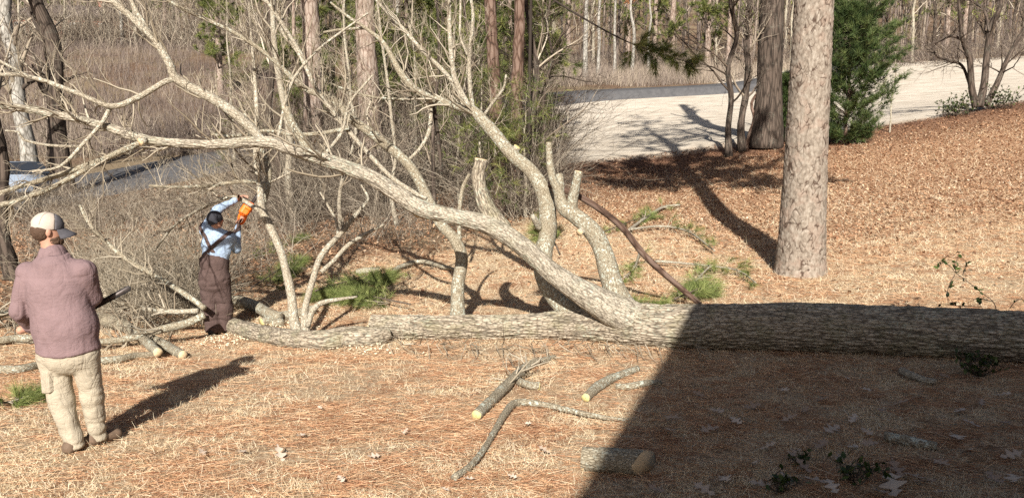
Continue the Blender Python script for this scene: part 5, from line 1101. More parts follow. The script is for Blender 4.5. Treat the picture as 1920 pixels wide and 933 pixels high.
def man_cap():
    Y = 5.72; K = lambda px, py, dy=0.0: P(px, py, Y + dy)
    g = gp(160, 832); base = np.array([g[0], Y, float(gz(np.array([g[0]]), np.array([Y]))[0])])
    t = thing('person', base, 'person seen from behind in a purple-brown jacket, khaki trousers and cream cap, holding a chainsaw', 'person')
    H = K(90, 431); F = frame_of((0.80, 0.58, -0.12)); nk0, nk1 = K(91, 447), K(100, 482)
    shL, shR = K(53, 512), K(157, 507); elL, elR = K(37, 582, -0.02), K(171, 556, 0.10); wrL, wrR = K(64, 613, 0.17), K(135, 585, 0.36)
    chest, belly, pel = K(106, 545), K(122, 612), K(128, 655)
    hipL, knL, anL = K(99, 668), K(116, 750, -0.03), K(138, 822, -0.06); hipR, knR, anR = K(159, 664), K(172, 738, 0.05), K(182, 803, 0.10)
    gzf = lambda p: float(gz(np.array([p[0]]), np.array([p[1]]))[0])
    anL[2] = gzf(anL) + 0.10; anR[2] = gzf(anR) + 0.10
    fdL = unit(np.array([0.35, 0.9, 0])); fdR = unit(np.array([0.55, 0.8, 0]))
    def body(p):
        d = sd_cone(p, nk0, nk1, 0.058, 0.066); d = smin(d, sd_ell(p, chest, (0.19, 0.11, 0.22)), 0.05); d = smin(d, sd_ell(p, belly, (0.17, 0.12, 0.2)), 0.06); d = smin(d, sd_ell(p, pel, (0.17, 0.12, 0.12)), 0.05)
        for s, e, w in ((shL, elL, wrL), (shR, elR, wrR)): d = smin(d, sd_cone(p, s, e, 0.046, 0.038), 0.02); d = smin(d, sd_cone(p, e, w, 0.036, 0.028), 0.02)
        for h, k, a in ((hipL, knL, anL), (hipR, knR, anR)): d = smin(d, sd_cone(p, h, k, 0.085, 0.06), 0.03); d = smin(d, sd_cone(p, k, a, 0.055, 0.038), 0.02)
        return smin(d, head_sdf(p, H, F), 0.02)
    b = Bag(); lo = np.array([H[0] - 0.45, Y - 0.35, base[2]]); hi = np.array([H[0] + 0.6, Y + 0.6, H[2] + 0.17])
    sdf_mesh(b, body, lo, hi, 0.0125); sdf_mesh(b, lambda p: head_sdf(p, H, F), H - 0.17, H + 0.17, 0.006)
    hand_mesh(b, wrL, (0.75, 0.6, 0.1), (0.3, -0.2, -0.9), (0.2, 0.7, 0.6), elL); hand_mesh(b, wrR, (-0.5, 0.75, -0.1), (-0.6, -0.5, -0.5), (0.1, 0.2, 0.9), elR)
    body_o = b.build('body', M['skin'], t, smooth=True); eyes(H, F, body_o)
    # jacket
    def jacket(p):
        d = sd_ell(p, chest + np.array([0, 0, -0.01]), (0.236, 0.16, 0.27)); d = smin(d, sd_ell(p, belly, (0.245, 0.185, 0.25)), 0.07); d = smin(d, sd_ell(p, pel + np.array([0, 0, -0.02]), (0.24, 0.18, 0.19)), 0.05)
        d = smin(d, sd_cone(p, shL, shR, 0.084, 0.080), 0.08); d = smin(d, sd_cone(p, nk1 + np.array([0, 0, -0.03]), nk1 + np.array([0, 0, 0.01]), 0.13, 0.10), 0.05)
        for s, e, w in ((shL, elL, wrL), (shR, elR, wrR)):
            a = smin(sd_cone(p, s, e, 0.088, 0.072), sd_cone(p, e, w + (e - w) * 0.12, 0.072, 0.058), 0.03); d = smin(d, a, 0.022)
        q = p - pel; hem = pel[2] - 0.045 + 0.9 * np.minimum(q[..., 0] ** 2, 0.09) - 0.12 * q[..., 1]
        d = d + folds(p, 0.006, 6.0, 1.5, 11) + folds(p + 3, 0.0022, 15, 6, 15)
        yoke = chest[2] + 0.115; d = d + 0.004 * np.exp(-((p[..., 2] - yoke) / 0.008) ** 2) * (p[..., 1] < Y)
        return smax(d, hem - p[..., 2], 0.012)
    b = Bag(); sdf_mesh(b, jacket, lo - np.array([0.05, 0.05, 0]), hi, 0.011); jo = b.build('jacket', M['jacket'], t, smooth=True)
    b = Bag(); n = 28; th = np.linspace(0, 2 * math.pi, n, endpoint=False); cen = nk1 + np.array([0.012, -0.012, 0.0])   # folded collar
    rings = [(0.128, 0.112, -0.03), (0.108, 0.094, 0.012), (0.092, 0.082, 0.018), (0.086, 0.076, -0.02)]
    V = np.concatenate([cen + np.column_stack([a * np.cos(th), c * np.sin(th), np.full(n, z) + 0.012 * np.cos(th) + 0.004 * np.sin(3 * th)]) for a, c, z in rings]); j = np.arange(n); jn = (j + 1) % n
    b.add(V, np.concatenate([np.column_stack([k * n + j, k * n + jn, (k + 1) * n + jn, (k + 1) * n + j]) for k in range(3)]), None, q=V); b.build('collar', M['jacket'], jo, smooth=True)
    for e, w in ((elL, wrL), (elR, wrR)):
        b = Bag(); c = w + (e - w) * 0.10; dd = unit(e - w); tube(b, [c - dd * 0.02, c, c + dd * 0.05], [0.060, 0.066, 0.066], 18, 0.015); b.build('cuff', M['jacket'], jo, smooth=True)
    # trousers
    def trousers(p):
        d = sd_ell(p, pel + np.array([0, 0, -0.03]), (0.225, 0.165, 0.17))
        for h, k, a, r in ((hipL, knL, anL, 1.0), (hipR, knR, anR, 0.92)):
            l = smin(sd_cone(p, h, k, 0.114 * r, 0.088 * r), sd_cone(p, k, a + np.array([0, 0, -0.035]), 0.088 * r, 0.076 * r), 0.04); d = smin(d, l, 0.02)
        low = np.clip((knL[2] + 0.1 - p[..., 2]) / 0.45, 0, 1)
        d = d + folds(p, 0.0045, 3.5, 6.0, 21) * (0.5 + 1.0 * low) + folds(p + 5, 0.0025, 8, 13, 25)
        return smax(d, base[2] + 0.035 - p[..., 2], 0.01)
    b = Bag(); sdf_mesh(b, trousers, np.array([lo[0], lo[1], base[2] - 0.05]), np.array([hi[0], hi[1], pel[2] + 0.2]), 0.011); tr = b.build('trousers', M['khaki'], t, smooth=True)
    b = Bag(); pc = hipL + np.array([0.0, -0.085, -0.17]); PF = (unit(np.array([0.25, 0, -1.0])), unit(np.array([0.8, -0.6, 0.0])), unit(np.array([-0.6, -0.8, 0.0])))
    sdf_mesh(b, lambda p: rbox(p, pc, PF, (0.085, 0.062, 0.03), 0.014), pc - 0.14, pc + 0.14, 0.009); b.build('cargo_pocket', M['khaki'], tr, smooth=True)
    for a, fd in ((anL, fdL), (anR, fdR)):
        b = Bag(); g0 = gzf(a); c = np.array([a[0], a[1], g0])
        def boot(p):
            d = sd_cone(p, c + np.array([0, 0, 0.05]) - fd * 0.05, c + fd * 0.15 + np.array([0, 0, 0.04]), 0.047, 0.043); d = smin(d, sd_cone(p, c + np.array([0, 0, 0.06]) - fd * 0.02, c + np.array([0, 0, 0.16]), 0.05, 0.05), 0.03); return smax(d, g0 + 0.004 - p[..., 2], 0.006)
        sdf_mesh(b, boot, c - np.array([0.28, 0.28, 0.03]), c + np.array([0.28, 0.3, 0.22]), 0.011); b.build('shoe', M['boot'], t, smooth=True)
    # hair, beard, cap
    f, r, u = F; LC = lambda p: np.stack([(p - H) @ f, (p - H) @ r, (p - H) @ u], -1)
    b = Bag(); sdf_mesh(b, lambda p: smax(sd_ell(LC(p), (-0.022, 0, -0.006), (0.094, 0.086, 0.085)), LC(p)[..., 0] * 0.8 + 0.012 + 0.0 * p[..., 0], 0.01) + folds(p, 0.003, 60, 25, 3), H - 0.18, H + 0.18, 0.007); b.build('hair', M['hair'], body_o, smooth=True)
    b = Bag(); sdf_mesh(b, lambda p: smax(sd_ell(LC(p), (0.035, 0, -0.072), (0.075, 0.068, 0.066)), -(LC(p)[..., 0] - 0.005), 0.01) + folds(p, 0.004, 60, 25, 7), H - 0.2, H + 0.18, 0.007); b.build('beard', M['hair'], body_o, smooth=True)
    cap = thing_child = None
    def crown(p):
        L = LC(p); d = sd_ell(L, (-0.004, 0, 0.032), (0.108, 0.089, 0.100)); d = smax(d, -(L[..., 2] - 0.004 - 0.10 * L[..., 0]), 0.008); return d
    b = Bag(); sdf_mesh(b, lambda p: smax(crown(p), LC(p)[..., 0] - 0.035, 0.004), H - 0.2, H + 0.22, 0.007); cap = b.build('cap', M['cap_mesh'], t, smooth=True); cap['label'] = 'cream mesh cap with dark front and brim'
    b = Bag(); sdf_mesh(b, lambda p: smax(crown(p) - 0.002, 0.035 - LC(p)[..., 0], 0.004), H - 0.2, H + 0.22, 0.007); b.build('front_panel', M['cap_grey'], cap, smooth=True)
    b = Bag()
    for ang in (-0.95, 0.0, 0.95):   # seams over the mesh
        pt = []
        for e in np.linspace(0.12, 1.5, 12):
            d = np.array([-math.cos(e) * math.cos(ang), math.cos(e) * math.sin(ang), math.sin(e)]) * np.array([0.1085, 0.0895, 0.1005]) + np.array([-0.004, 0, 0.032]); pt.append(H + f * d[0] + r * d[1] + u * d[2])
        tube(b, pt, np.full(12, 0.0035), 5, None)
    b.build('seam', M['cap_mesh'], cap, smooth=True)
    n = 13; a = np.linspace(-1.15, 1.15, n); V = []
    for th_ in (0, -0.005):
        for k in np.linspace(0, 1, 4):
            for x in a:
                rr = 0.098 + k * 0.085 * math.cos(x * 0.75) ** 0.8; d = (rr * math.cos(x) + 0.008, rr * 0.92 * math.sin(x), 0.022 - 0.035 * k - 0.030 * abs(math.sin(x)) ** 2 * (0.4 + k) + th_); V.append(H + f * d[0] + r * d[1] + u * d[2])
    i = np.arange(3)[:, None] * n; j = np.arange(n - 1)[None]; Q = np.stack([i + j, i + j + 1, i + n + j + 1, i + n + j], -1).reshape(-1, 4); e = 4 * n
    b = Bag(); b.add(V, np.vstack([Q, Q[:, ::-1] + e, np.column_stack([3 * n + j[0], 3 * n + j[0] + 1, e + 3 * n + j[0] + 1, e + 3 * n + j[0]])])); b.build('brim', M['cap_grey'], cap, smooth=True)
    c0 = (wrL + wrR) / 2 + np.array([0.05, 0.03, -0.03]); tip = P(246, 532, Y + 0.30); c0 = P(105, 607, Y + 0.30); fw = unit(tip - c0)
    O = tip - fw * 0.52; chainsaw(O, fw, np.array([-0.3, -0.1, 1.0]), 'chainsaw held at the waist of the person in the cap, only its dark bar showing', np.array([O[0], O[1], O[2]]))
man_cap()

def man_saw():
    Y = 10.6; K = lambda px, py, dy=0.0: P(px, py, Y + dy)
    g = K(408, 630); gzf = lambda p: float(gz(np.array([p[0]]), np.array([p[1]]))[0]); base = np.array([g[0], Y, gzf(g)])
    t = thing('person', base, 'person from behind in brown bib overalls, pale blue shirt and black knit cap, sawing overhead', 'person')
    H = K(404, 413); F = frame_of((0.62, 0.74, 0.10)); nk0, nk1 = K(404, 424), K(406, 441)
    shL, shR = K(386, 431, -0.02), K(431, 447, 0.02); elL, wrL = K(407, 394, 0.17), K(440, 375, 0.36); elR, wrR = K(443, 466, 0.16), K(446, 424, 0.33)
    chest, belly, pel = K(407, 460), K(402, 490), K(402, 520)
    hipL, knL, anL = K(391, 526), K(396, 578), K(401, 622, 0.0); hipR, knR, anR = K(414, 526, 0.03), K(421, 574, 0.06), K(421, 620, 0.10)
    anL[2] = gzf(anL) + 0.10; anR[2] = gzf(anR) + 0.10
    hL, hR = K(450, 370, 0.40), K(451, 411, 0.36)
    def body(p):
        d = sd_cone(p, nk0, nk1, 0.055, 0.062); d = smin(d, sd_ell(p, chest, (0.19, 0.115, 0.2)), 0.05); d = smin(d, sd_ell(p, belly, (0.15, 0.11, 0.2)), 0.06); d = smin(d, sd_ell(p, pel, (0.16, 0.12, 0.12)), 0.05)
        for s, e, w in ((shL, elL, wrL), (shR, elR, wrR)): d = smin(d, sd_cone(p, s, e, 0.055, 0.045), 0.03); d = smin(d, sd_cone(p, e, w, 0.042, 0.030), 0.02)
        for h, k, a in ((hipL, knL, anL), (hipR, knR, anR)): d = smin(d, sd_cone(p, h, k, 0.085, 0.06), 0.03); d = smin(d, sd_cone(p, k, a, 0.055, 0.038), 0.02)
        return smin(d, head_sdf(p, H, F), 0.02)
    lo = np.array([base[0] - 0.45, Y - 0.4, base[2] - 0.02]); hi = np.array([base[0] + 0.65, Y + 0.7, P(440, 345, Y)[2]])
    b = Bag(); sdf_mesh(b, body, lo, hi, 0.015); sdf_mesh(b, lambda p: head_sdf(p, H, F), H - 0.17, H + 0.17, 0.008)
    fw = unit(np.array([0.50, 0.25, 0.83])); up = unit(np.array([-0.83, -0.14, 0.53])); up = unit(up - fw * np.dot(up, fw)); sd = np.cross(fw, up)
    O = hR + fw * 0.17 + up * 0.0; hLp = O + fw * 0.095 + up * 0.14; hRp = O - fw * 0.17 + up * 0.02
    wrL2 = hLp - unit(hLp - wrL) * 0.085; wrR2 = hRp - unit(hRp - wrR) * 0.085
    wrL, wrR = wrL2, wrR2
    hand_mesh(b, wrL, hLp - wrL + up * 0.02, -up + fw * 0.2, fw, elL); hand_mesh(b, wrR, hRp - wrR, -up * 0.3 + np.array([0.5, 0.3, -0.3]), fw + up * 0.2, elR)
    body_o = b.build('body', M['skin'], t, smooth=True); eyes(H, F, body_o)
    def shirt(p):
        d = sd_ell(p, chest, (0.215, 0.145, 0.235)); d = smin(d, sd_ell(p, belly, (0.185, 0.14, 0.2)), 0.06); d = smin(d, sd_cone(p, shL, shR, 0.085, 0.085), 0.05); d = smin(d, sd_cone(p, nk1 - np.array([0, 0, 0.04]), nk1 + np.array([0, 0, 0.02]), 0.11, 0.072), 0.04)
        for s, e, w in ((shL, elL, wrL), (shR, elR, wrR)): d = smin(d, smin(sd_cone(p, s, e, 0.088, 0.066), sd_cone(p, e, w + (e - w) * 0.05, 0.066, 0.044), 0.03), 0.03)
        d = d + folds(p, 0.006, 8, 5, 41) + folds(p + 2, 0.003, 16, 11, 45); return smax(d, pel[2] + 0.05 - p[..., 2], 0.02)
    b = Bag(); sdf_mesh(b, shirt, lo - 0.03, hi, 0.0125); so_ = b.build('shirt', M['shirt'], t, smooth=True)
    waist = belly[2] + 0.10
    def overalls(p):
        d = smin(sd_ell(p, pel + np.array([0, 0, -0.02]), (0.222, 0.175, 0.22)), sd_ell(p, belly, (0.207, 0.162, 0.24)), 0.06)
        q = p - belly; side = np.abs(q[..., 0] - 0.0); top = waist + 0.10 - 1.1 * np.clip(side - 0.05, 0, 0.2) + np.where(q[..., 1] > 0.02, 0.12, 0)
        d = smax(d, p[..., 2] - top, 0.01)
        for h, k, a in ((hipL, knL, anL), (hipR, knR, anR)): d = smin(d, smin(sd_cone(p, h, k, 0.132, 0.118), sd_cone(p, k, a - np.array([0, 0, 0.03]), 0.118, 0.112), 0.04), 0.025)
        d = d + folds(p, 0.007, 4.5, 6.5, 51) + folds(p + 4, 0.0035, 10, 13, 55); return smax(d, base[2] + 0.045 - p[..., 2], 0.01)
    b = Bag(); sdf_mesh(b, overalls, lo - 0.03, np.array([hi[0], hi[1], waist + 0.35]), 0.0125); ov = b.build('overalls', M['overall'], t, smooth=True)
    for sg, sh in ((-1, K(385, 434)), (1, K(426, 441))):
        z0, z1 = waist + 0.04, sh[2]; x0, x1 = belly[0] - 0.05 * sg, sh[0]
        def strap(p):
            xs = x0 + (x1 - x0) * np.clip((p[..., 2] - z0) / (z1 - z0), 0, 1.3); sl = abs(x1 - x0) / (z1 - z0)
            return np.maximum(np.maximum(shirt(p) - 0.010, -shirt(p) - 0.02), np.maximum(np.abs(p[..., 0] - xs) - 0.026 * math.sqrt(1 + sl * sl), z0 - p[..., 2]))
        b = Bag(); sdf_mesh(b, strap, np.array([belly[0] - 0.3, Y - 0.3, z0 - 0.03]), np.array([belly[0] + 0.4, Y + 0.3, z1 + 0.2]), 0.009); b.build('strap', M['overall'], ov, smooth=True)
    for a, fd in ((anL, (0.1, 0.99, 0)), (anR, (0.5, 0.86, 0))):
        fd = unit(fd); g0 = gzf(a); c = np.array([a[0], a[1], g0]); b = Bag()
        def boot(p):
            d = sd_cone(p, c + np.array([0, 0, 0.05]) - fd * 0.06, c + fd * 0.16 + np.array([0, 0, 0.045]), 0.055, 0.05); d = smin(d, sd_cone(p, c + np.array([0, 0, 0.06]), c + np.array([0, 0, 0.17]), 0.055, 0.055), 0.03); return smax(d, g0 + 0.004 - p[..., 2], 0.006)
        sdf_mesh(b, boot, c - np.array([0.28, 0.28, 0.03]), c + np.array([0.3, 0.3, 0.24]), 0.013); b.build('boot', M['boot_dark'], t, smooth=True)
    f, r, u = F; LC = lambda p: np.stack([(p - H) @ f, (p - H) @ r, (p - H) @ u], -1)
    def beanie(p):
        L = LC(p); d = sd_ell(L, (-0.01, 0, 0.032), (0.110, 0.094, 0.108)); rim = L[..., 2] + 0.03 - 0.35 * L[..., 0]; d = d - 0.008 * np.exp(-((rim - 0.02) / 0.02) ** 2); return smax(d, -rim, 0.01)
    b = Bag(); sdf_mesh(b, beanie, H - 0.2, H + 0.22, 0.008); b.build('knit_cap', M['black_knit'], t, smooth=True)
    chainsaw(O, fw, up, 'orange chainsaw held up against the upright limb', O)
man_saw()

# ------------------------------------------------------------------ small plants and loose leaves
def leaf_mesh(name, seed, oak=True, mat='oakleaf', tint=0.6, flat=False):
    rg = np.random.default_rng(seed); n = 26 if oak else 12
    s = np.linspace(0, 1, n)
    w = (0.30 * np.sin(math.pi * s ** 0.8) * (0.55 + 0.45 * np.cos(s * 2 * math.pi * 3.0 + 0.6 + seed)) + 0.035) if oak else 0.28 * np.sin(math.pi * s ** 0.75) + 0.004
    y = s - 0.5; c = rg.uniform(0.25, 0.6) * (0.4 if flat else 1); tw = rg.normal() * 0.25
    def pt(x, yy): return (x, yy, c * x * x * 1.6 + 0.35 * c * yy * yy + tw * x * yy + 0.02 * math.sin(9 * yy + seed))
    V = [pt(0, v) for v in y] + [pt(-a, v + 0.10 * a) for a, v in zip(w, y)] + [pt(a * rg.uniform(0.85, 1.1), v + 0.10 * a) for a, v in zip(w, y)]
    V += [(0.0, -0.5, 0.0), (0.012, -0.72, 0.03), (-0.012, -0.72, 0.03)]
    j = np.arange(n - 1); Q = np.vstack([np.column_stack([j, j + 1, n + j + 1, n + j]), np.column_stack([j + 1, j, 2 * n + j, 2 * n + j + 1])])
    b = Bag(); b.add(np.array(V), Q, [[3 * n, 3 * n + 1, 3 * n + 2]], tint=np.full(len(V), tint) + np.concatenate([np.zeros(n), -0.1 * np.ones(2 * n), [0, 0, 0]])); o = b.build(name, M[mat]); me = o.data; bpy.data.objects.remove(o); return me
OAK = [leaf_mesh('oak_leaf', k, True, 'oakleaf', tn) for k, tn in ((1, 0.6), (2, 0.75), (3, 0.9), (4, 0.5), (5, 1.0))]
def put_leaf(px, py, size, rg, label, group=None, me=None, name='fallen_leaf'):
    p = gp(px, py, 0.02); o = bpy.data.objects.new(name, me or OAK[int(rg.integers(4))]); COL.objects.link(o); o.location = [float(c) for c in p + np.array([0, 0, 0.035])]
    o.rotation_euler = (rg.normal() * 0.28, rg.normal() * 0.28, rg.random() * 6.28); o.scale = (size,) * 3; return tag(o, label, 'leaf', group)
def leaves():
    rg = np.random.default_rng(401)
    for x, y, s in [(1560,811,.16),(1400,876,.17),(1490,856,.12),(1540,841,.15),(1795,826,.16),(1850,846,.15),(1630,838,.11),(1600,791,.12),(1330,811,.14),(1410,768,.13),(1345,776,.13),(1800,776,.13),(1715,901,.15),(1735,911,.15),(1680,886,.15),(1505,881,.13),(1590,716,.12),(1470,736,.12),(1440,843,.11),(1355,836,.13),(1625,816,.11),(1770,711,.11),(1250,811,.13),(1262,789,.13),(1830,872,.14),(1885,800,.13),(1900,905,.15),(1575,865,.13),(1530,908,.14),(1360,905,.13),(1295,870,.11),(1310,745,.1),(1540,755,.11),(1690,760,.12),(1880,745,.11),(1425,915,.12),(1650,930,.14),(1770,930,.15),(1560,690,.1),(1840,760,.1),(1230,925,.12),(1480,790,.12),(1650,775,.11),(1730,745,.11),(1380,795,.12),(1600,845,.12),(1765,875,.13),(1475,905,.13),(1865,905,.14),(1320,925,.13),(1560,920,.13),(1620,735,.1),(1510,775,.1),(1820,800,.12),(1895,860,.13)]:
        put_leaf(x, y, s * 1.2, rg, 'dry lobed oak leaf lying in the house shade on the needles', 'oak leaves in the house shade')
    put_leaf(1740, 798, 0.20, rg, 'broad flat oak leaf in the shade just above the lichen stick', None, OAK[1])
    put_leaf(1812, 851, 0.19, rg, 'pale curled oak leaf in the shade right of the lichen stick', None, OAK[4])
    put_leaf(1675, 918, 0.27, rg, 'biggest oak leaf, at the lower edge of the shade', None, OAK[2])
    put_leaf(525, 857, 0.15, rg, 'bright pale curled leaf standing on the sunlit grass', None, OAK[4]).rotation_euler = (0.7, 0.2, 0.8)
    put_leaf(565, 823, 0.11, rg, 'small tan leaf behind the bright pale leaf', None, OAK[4])
    put_leaf(455, 853, 0.11, rg, 'pale leaf left of the bright curled leaf', None, OAK[2])
    put_leaf(380, 855, 0.10, rg, 'brown leaf right of the khaki trousers on the grass', None, OAK[1])
    for x, y in ((640, 905), (700, 862), (760, 815), (835, 925), (880, 905), (600, 770), (520, 745), (1020, 850), (960, 900), (700, 720), (990, 800)): put_leaf(x, y, rg.uniform(0.06, 0.1), rg, 'small dry leaf on the sunlit lawn in front of the trunk', 'small leaves on the sunlit lawn', OAK[int(rg.choice([1, 2, 4]))])
leaves()

GL = [leaf_mesh('green_leaf', 11, False, 'leafgreen', 0.55, True), leaf_mesh('green_leaf', 12, False, 'leafgreen', 0.85, True), leaf_mesh('green_leaf', 13, False, 'leafgreen', 0.25, True)]
def leafy(name, base, stems, label, size, rg, cat='plant', per=5, mat='twig_dark'):
    t = thing(name, base, label, cat)
    for st in stems:
        st = np.asarray(st); b = Bag(); p, r = tube(b, st, np.linspace(0.005, 0.002, len(st)), 5, 0.03, tint=0.5); b.build('stem', M[mat], t)
        for k in range(per):
            i = int(rg.uniform(0.25, 1.0) * (len(p) - 1)); d = unit(rg.normal(size=3) + np.array([0, -0.3, 0.5])); o = bpy.data.objects.new('leaf', GL[int(rg.integers(3))]); COL.objects.link(o); o.parent = t
            s = size * rg.uniform(0.6, 1.1); q = Vector(d).to_track_quat('Y', 'Z'); o.rotation_euler = q.to_euler(); o.rotation_euler.rotate_axis('Y', rg.normal() * 0.8); o.scale = (s,) * 3
            o.location = Vector([float(c) for c in p[i] - base]) + Vector(d) * (s * 0.5)
def plants():
    rg = np.random.default_rng(501); Yp = 8.75
    B = P(1868, 578, Yp); T = lambda *l: [P(x, y, Yp + rg.normal() * 0.04) for x, y in l]
    leafy('leafy_sapling', B, [T((1868, 580), (1862, 565), (1840, 548), (1815, 528), (1793, 512), (1783, 500), (1770, 490), (1778, 478), (1790, 478), (1798, 466)), T((1793, 512), (1790, 497), (1795, 485), (1799, 472)), T((1783, 500), (1768, 492), (1757, 505)), T((1840, 575), (1800, 573), (1768, 570), (1752, 572)), T((1790, 515), (1782, 530), (1776, 548), (1778, 566)), T((1805, 515), (1811, 500), (1810, 487)), T((1862, 565), (1835, 560), (1815, 566))], 'dark-leaved sapling sprouting above the shaded trunk', 0.075, rg, 'sapling', 8)
    B2 = P(1905, 578, Yp); leafy('leafy_twig', B2, [T((1893, 578), (1903, 565), (1910, 560)), T((1903, 565), (1915, 560), (1930, 570))], 'small leafy twig at the trunk beside the picture edge', 0.07, rg, 'twig', 3)
    B3 = P(1925, 420, 7.5); B3g = gxy(B3[0] + 0.25, 7.5); leafy('evergreen_shrub', B3g, [[B3g, B3g + np.array([0.02, 0, 0.7]), P(1932, 380, 7.5), P(1918, 345, 7.5)], [B3g, B3g + np.array([0.15, 0, 0.8]), P(1960, 340, 7.5)]], 'evergreen shrub just peeking in at the right edge', 0.09, rg, 'shrub', 9)
    for px, py, n, s, h, lab in ((1500, 872, 7, 0.05, 0.09, 'tiny green seedling among oak leaves in the shade'), (1462, 925, 9, 0.055, 0.12, 'small dark green plant at the lower edge, left of the bigger one'), (1600, 905, 14, 0.06, 0.15, 'dark green leafy plant among oak leaves at the lower edge'), (1835, 708, 22, 0.07, 0.22, 'ivy-like green plant at the foot of the shaded trunk'), (1560, 262, 8, 0.08, 0.2, 'small green sprout at the foot of the cedar')):
        g = gp(px, py); st = [[g, g + rg.normal(scale=h * 0.5, size=3) * np.array([1, 1, 0]) + np.array([0, 0, h * 0.6]), g + rg.normal(scale=h * 0.9, size=3) * np.array([1, 1, 0.2]) + np.array([0, 0, h])] for _ in range(n)]; leafy('green_plant', g, st, lab, s, rg, 'plant', 5)
plants()

def chips():
    rg = np.random.default_rng(601); n = 900; c = [gp(x, y, 0.01) for x, y in ((500, 612), (470, 628), (540, 605), (690, 655), (420, 640))]; i = rg.integers(5, size=n); b = Bag()
    p = np.array(c)[i] + rg.normal(scale=(0.28, 0.2, 0), size=(n, 3)); p[:, 2] = gz(p[:, 0], p[:, 1]) + 0.025 + 0.02 * rg.random(n)
    blades(b, p, unit(rg.normal(size=(n, 3)) * np.array([1, 1, 0.4])), np.full(n, 0.03), np.full(n, 0.014), np.zeros((n, 3)), rg, np.clip(0.9 + rg.normal(size=n) * 0.1, 0, 1), 1); tag(b.build('wood_chips', M['straw']), 'pale wood chips under the sawn limbs', 'wood chips', kind='stuff')
chips()

# ------------------------------------------------------------------ far things: car, box, house
def box(bag, lo, hi, F=None, c=None, taper=0.0):
    V = np.array([[x, y, z] for z in (lo[2], hi[2]) for x, y in ((lo[0], lo[1]), (hi[0], lo[1]), (hi[0], hi[1]), (lo[0], hi[1]))], float)
    if taper: m = V[4:, :2].mean(0); V[4:, :2] = m + (V[4:, :2] - m) * (1 - taper)
    if F is not None: V = c + V @ np.array(F)
    bag.add(V, [[0, 3, 2, 1], [4, 5, 6, 7], [0, 1, 5, 4], [1, 2, 6, 5], [2, 3, 7, 6], [3, 0, 4, 7]], None)
def car():
    M['car_paint'] = plain('silver_blue_paint', (0.22, 0.26, 0.32), 0.5, 0.03); M['glass'] = plain('dark_glass', (0.03, 0.035, 0.045), 0.1, 0.1); M['rubber'] = plain('rubber', (0.02, 0.02, 0.02), 0.8)
    c = base_at(40, 30.5, 340); c[2] += 0.03; t = thing('parked_car', c, 'pale silver-blue car half hidden by twigs behind the cap', 'car'); F = (unit(np.array([0.75, -0.66, 0])), unit(np.array([0.66, 0.75, 0])), np.array([0, 0, 1.0]))
    prof = [(-2.1, 0.35), (2.1, 0.35), (2.15, 0.65), (2.0, 0.82), (0.95, 0.95), (0.25, 1.42), (-1.1, 1.45), (-1.75, 1.0), (-2.12, 0.92)]; n = len(prof); b = Bag()
    V = np.array([[x, s * (0.85 if z < 1.1 else 0.68), z] for s in (-1, 1) for x, z in prof]); V = c + V @ np.array(F); j = np.arange(n); jn = (j + 1) % n; m1, m2 = V[:n].mean(0), V[n:].mean(0)
    b.add(np.vstack([V, m1, m2]), np.column_stack([j, jn, jn + n, j + n]), np.vstack([np.column_stack([np.full(n, 2 * n), jn, j]), np.column_stack([np.full(n, 2 * n + 1), j + n, jn + n])])); b.build('body', M['car_paint'], t)
    for nm, q in (('windscreen', [(0.92, 0.76, 0.985), (0.92, -0.76, 0.985), (0.27, -0.64, 1.425), (0.27, 0.64, 1.425)]), ('rear_window', [(-1.15, 0.64, 1.44), (-1.15, -0.64, 1.44), (-1.72, -0.76, 1.04), (-1.72, 0.76, 1.04)])):
        q = np.array(q); q[:, 2] += 0.015; b = Bag(); b.add(c + q @ np.array(F), [[0, 1, 2, 3]]); b.build(nm, M['glass'], t)
    for s in (-1, 1):
        q = np.array([(0.75, s * 0.81, 1.0), (0.2, s * 0.70, 1.38), (-1.05, s * 0.70, 1.40), (-1.5, s * 0.81, 1.02)]); q[:, 1] += s * 0.012; b = Bag(); b.add(c + q @ np.array(F), [[0, 1, 2, 3]]); b.build('side_window', M['glass'], t)
        for x in (-1.3, 1.35):
            b = Bag(); w = c + np.array([x, s * 0.76, 0.33]) @ np.array(F); tube(b, [w - F[1] * 0.1, w + F[1] * 0.1], [0.33, 0.33], 20, None); wh = b.build('wheel', M['rubber'], t); b = Bag(); disc(b, w + F[1] * s * 0.105, F[1] * s, 0.2, 0, 14); b.build('rim', M['steel'], wh)
car()
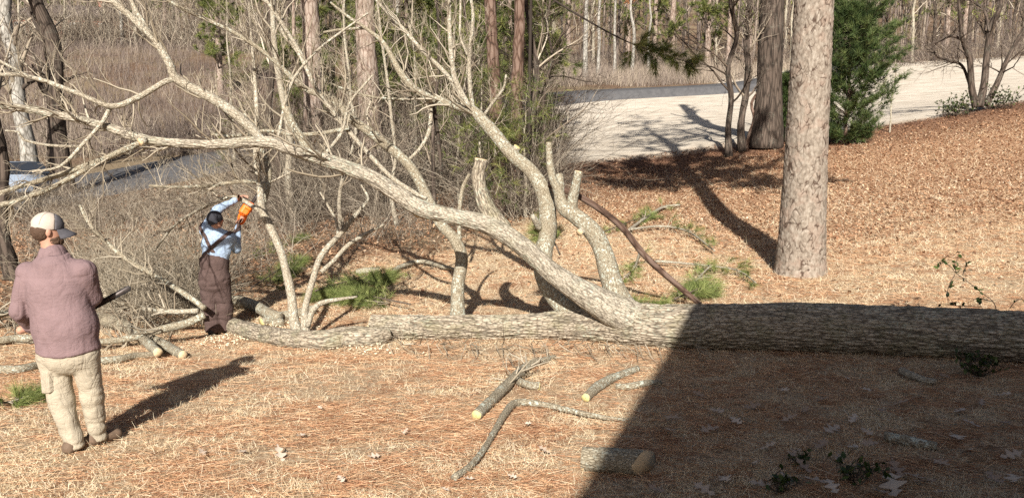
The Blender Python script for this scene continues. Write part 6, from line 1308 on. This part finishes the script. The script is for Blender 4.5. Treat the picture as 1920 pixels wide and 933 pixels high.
def grey_box():
    c = base_at(570, 33, 300); t = thing('grey_box', c, 'grey panelled box beyond the arching limb, beside a pine trunk', 'box'); F = (np.array([1.0, 0, 0]), np.array([0, 1.0, 0]), np.array([0, 0, 1.0])); m = plain('grey_panel', (0.33, 0.36, 0.40), 0.6, 0.08); dk = plain('dark_frame', (0.03, 0.03, 0.03), 0.7)
    h = P(570, 255, 33)[2] - c[2]; h0 = max(0.2, h - 0.75)
    for k in range(3): b = Bag(); box(b, (-0.55 + k * 0.37, -0.3, h0), (-0.2 + k * 0.37, 0.3, h), F, c); b.build('panel', m, t)
    for x in (-0.57, -0.2, 0.17, 0.54): b = Bag(); box(b, (x - 0.015, -0.33, -0.1), (x + 0.015, 0.33, h + 0.04), F, c); b.build('post', dk, t)
grey_box()
def far_house():
    c = base_at(150, 98, 60); t = thing('brick_house', c, 'red brick house with a low roof glimpsed between far trunks at the top left', 'house'); F = (np.array([1.0, 0.1, 0]), np.array([-0.1, 1.0, 0]), np.array([0, 0, 1.0])); bm = plain('red_brick', (0.25, 0.115, 0.08), 0.9, 0.25, 3); rm = plain('grey_shingle', (0.12, 0.095, 0.085), 0.9, 0.2, 2)
    b = Bag(); box(b, (-7, -4, -1), (7, 4, 2.8), F, c); b.build('wall', bm, t)
    V = c + np.array([(-7.5, -4.6, 2.8), (7.5, -4.6, 2.8), (7.5, 4.6, 2.8), (-7.5, 4.6, 2.8), (-5, 0, 4.9), (5, 0, 4.9)]) @ np.array(F); b = Bag(); b.add(V, [[0, 1, 5, 4], [2, 3, 4, 5], [0, 3, 2, 1]], [[1, 2, 5], [3, 0, 4]]); b.build('roof', rm, t)
    wm = plain('white_trim', (0.7, 0.7, 0.68), 0.6, 0.05)
    for x in (-5, -2, 1.2, 4.5):
        b = Bag(); box(b, (x - 0.6, -4.08, 0.8), (x + 0.6, -3.98, 2.2), F, c); w = b.build('window', wm, t); b = Bag(); box(b, (x - 0.5, -4.1, 0.9), (x + 0.5, -4.09, 2.1), F, c); b.build('pane', M['glass'], w)
    b = Bag(); box(b, (2.5, -0.5, 3.5), (3.4, 0.5, 5.9), F, c); b.build('chimney', bm, t)
far_house()

for o in bpy.data.objects:
    if '_origin' in o: del o['_origin']
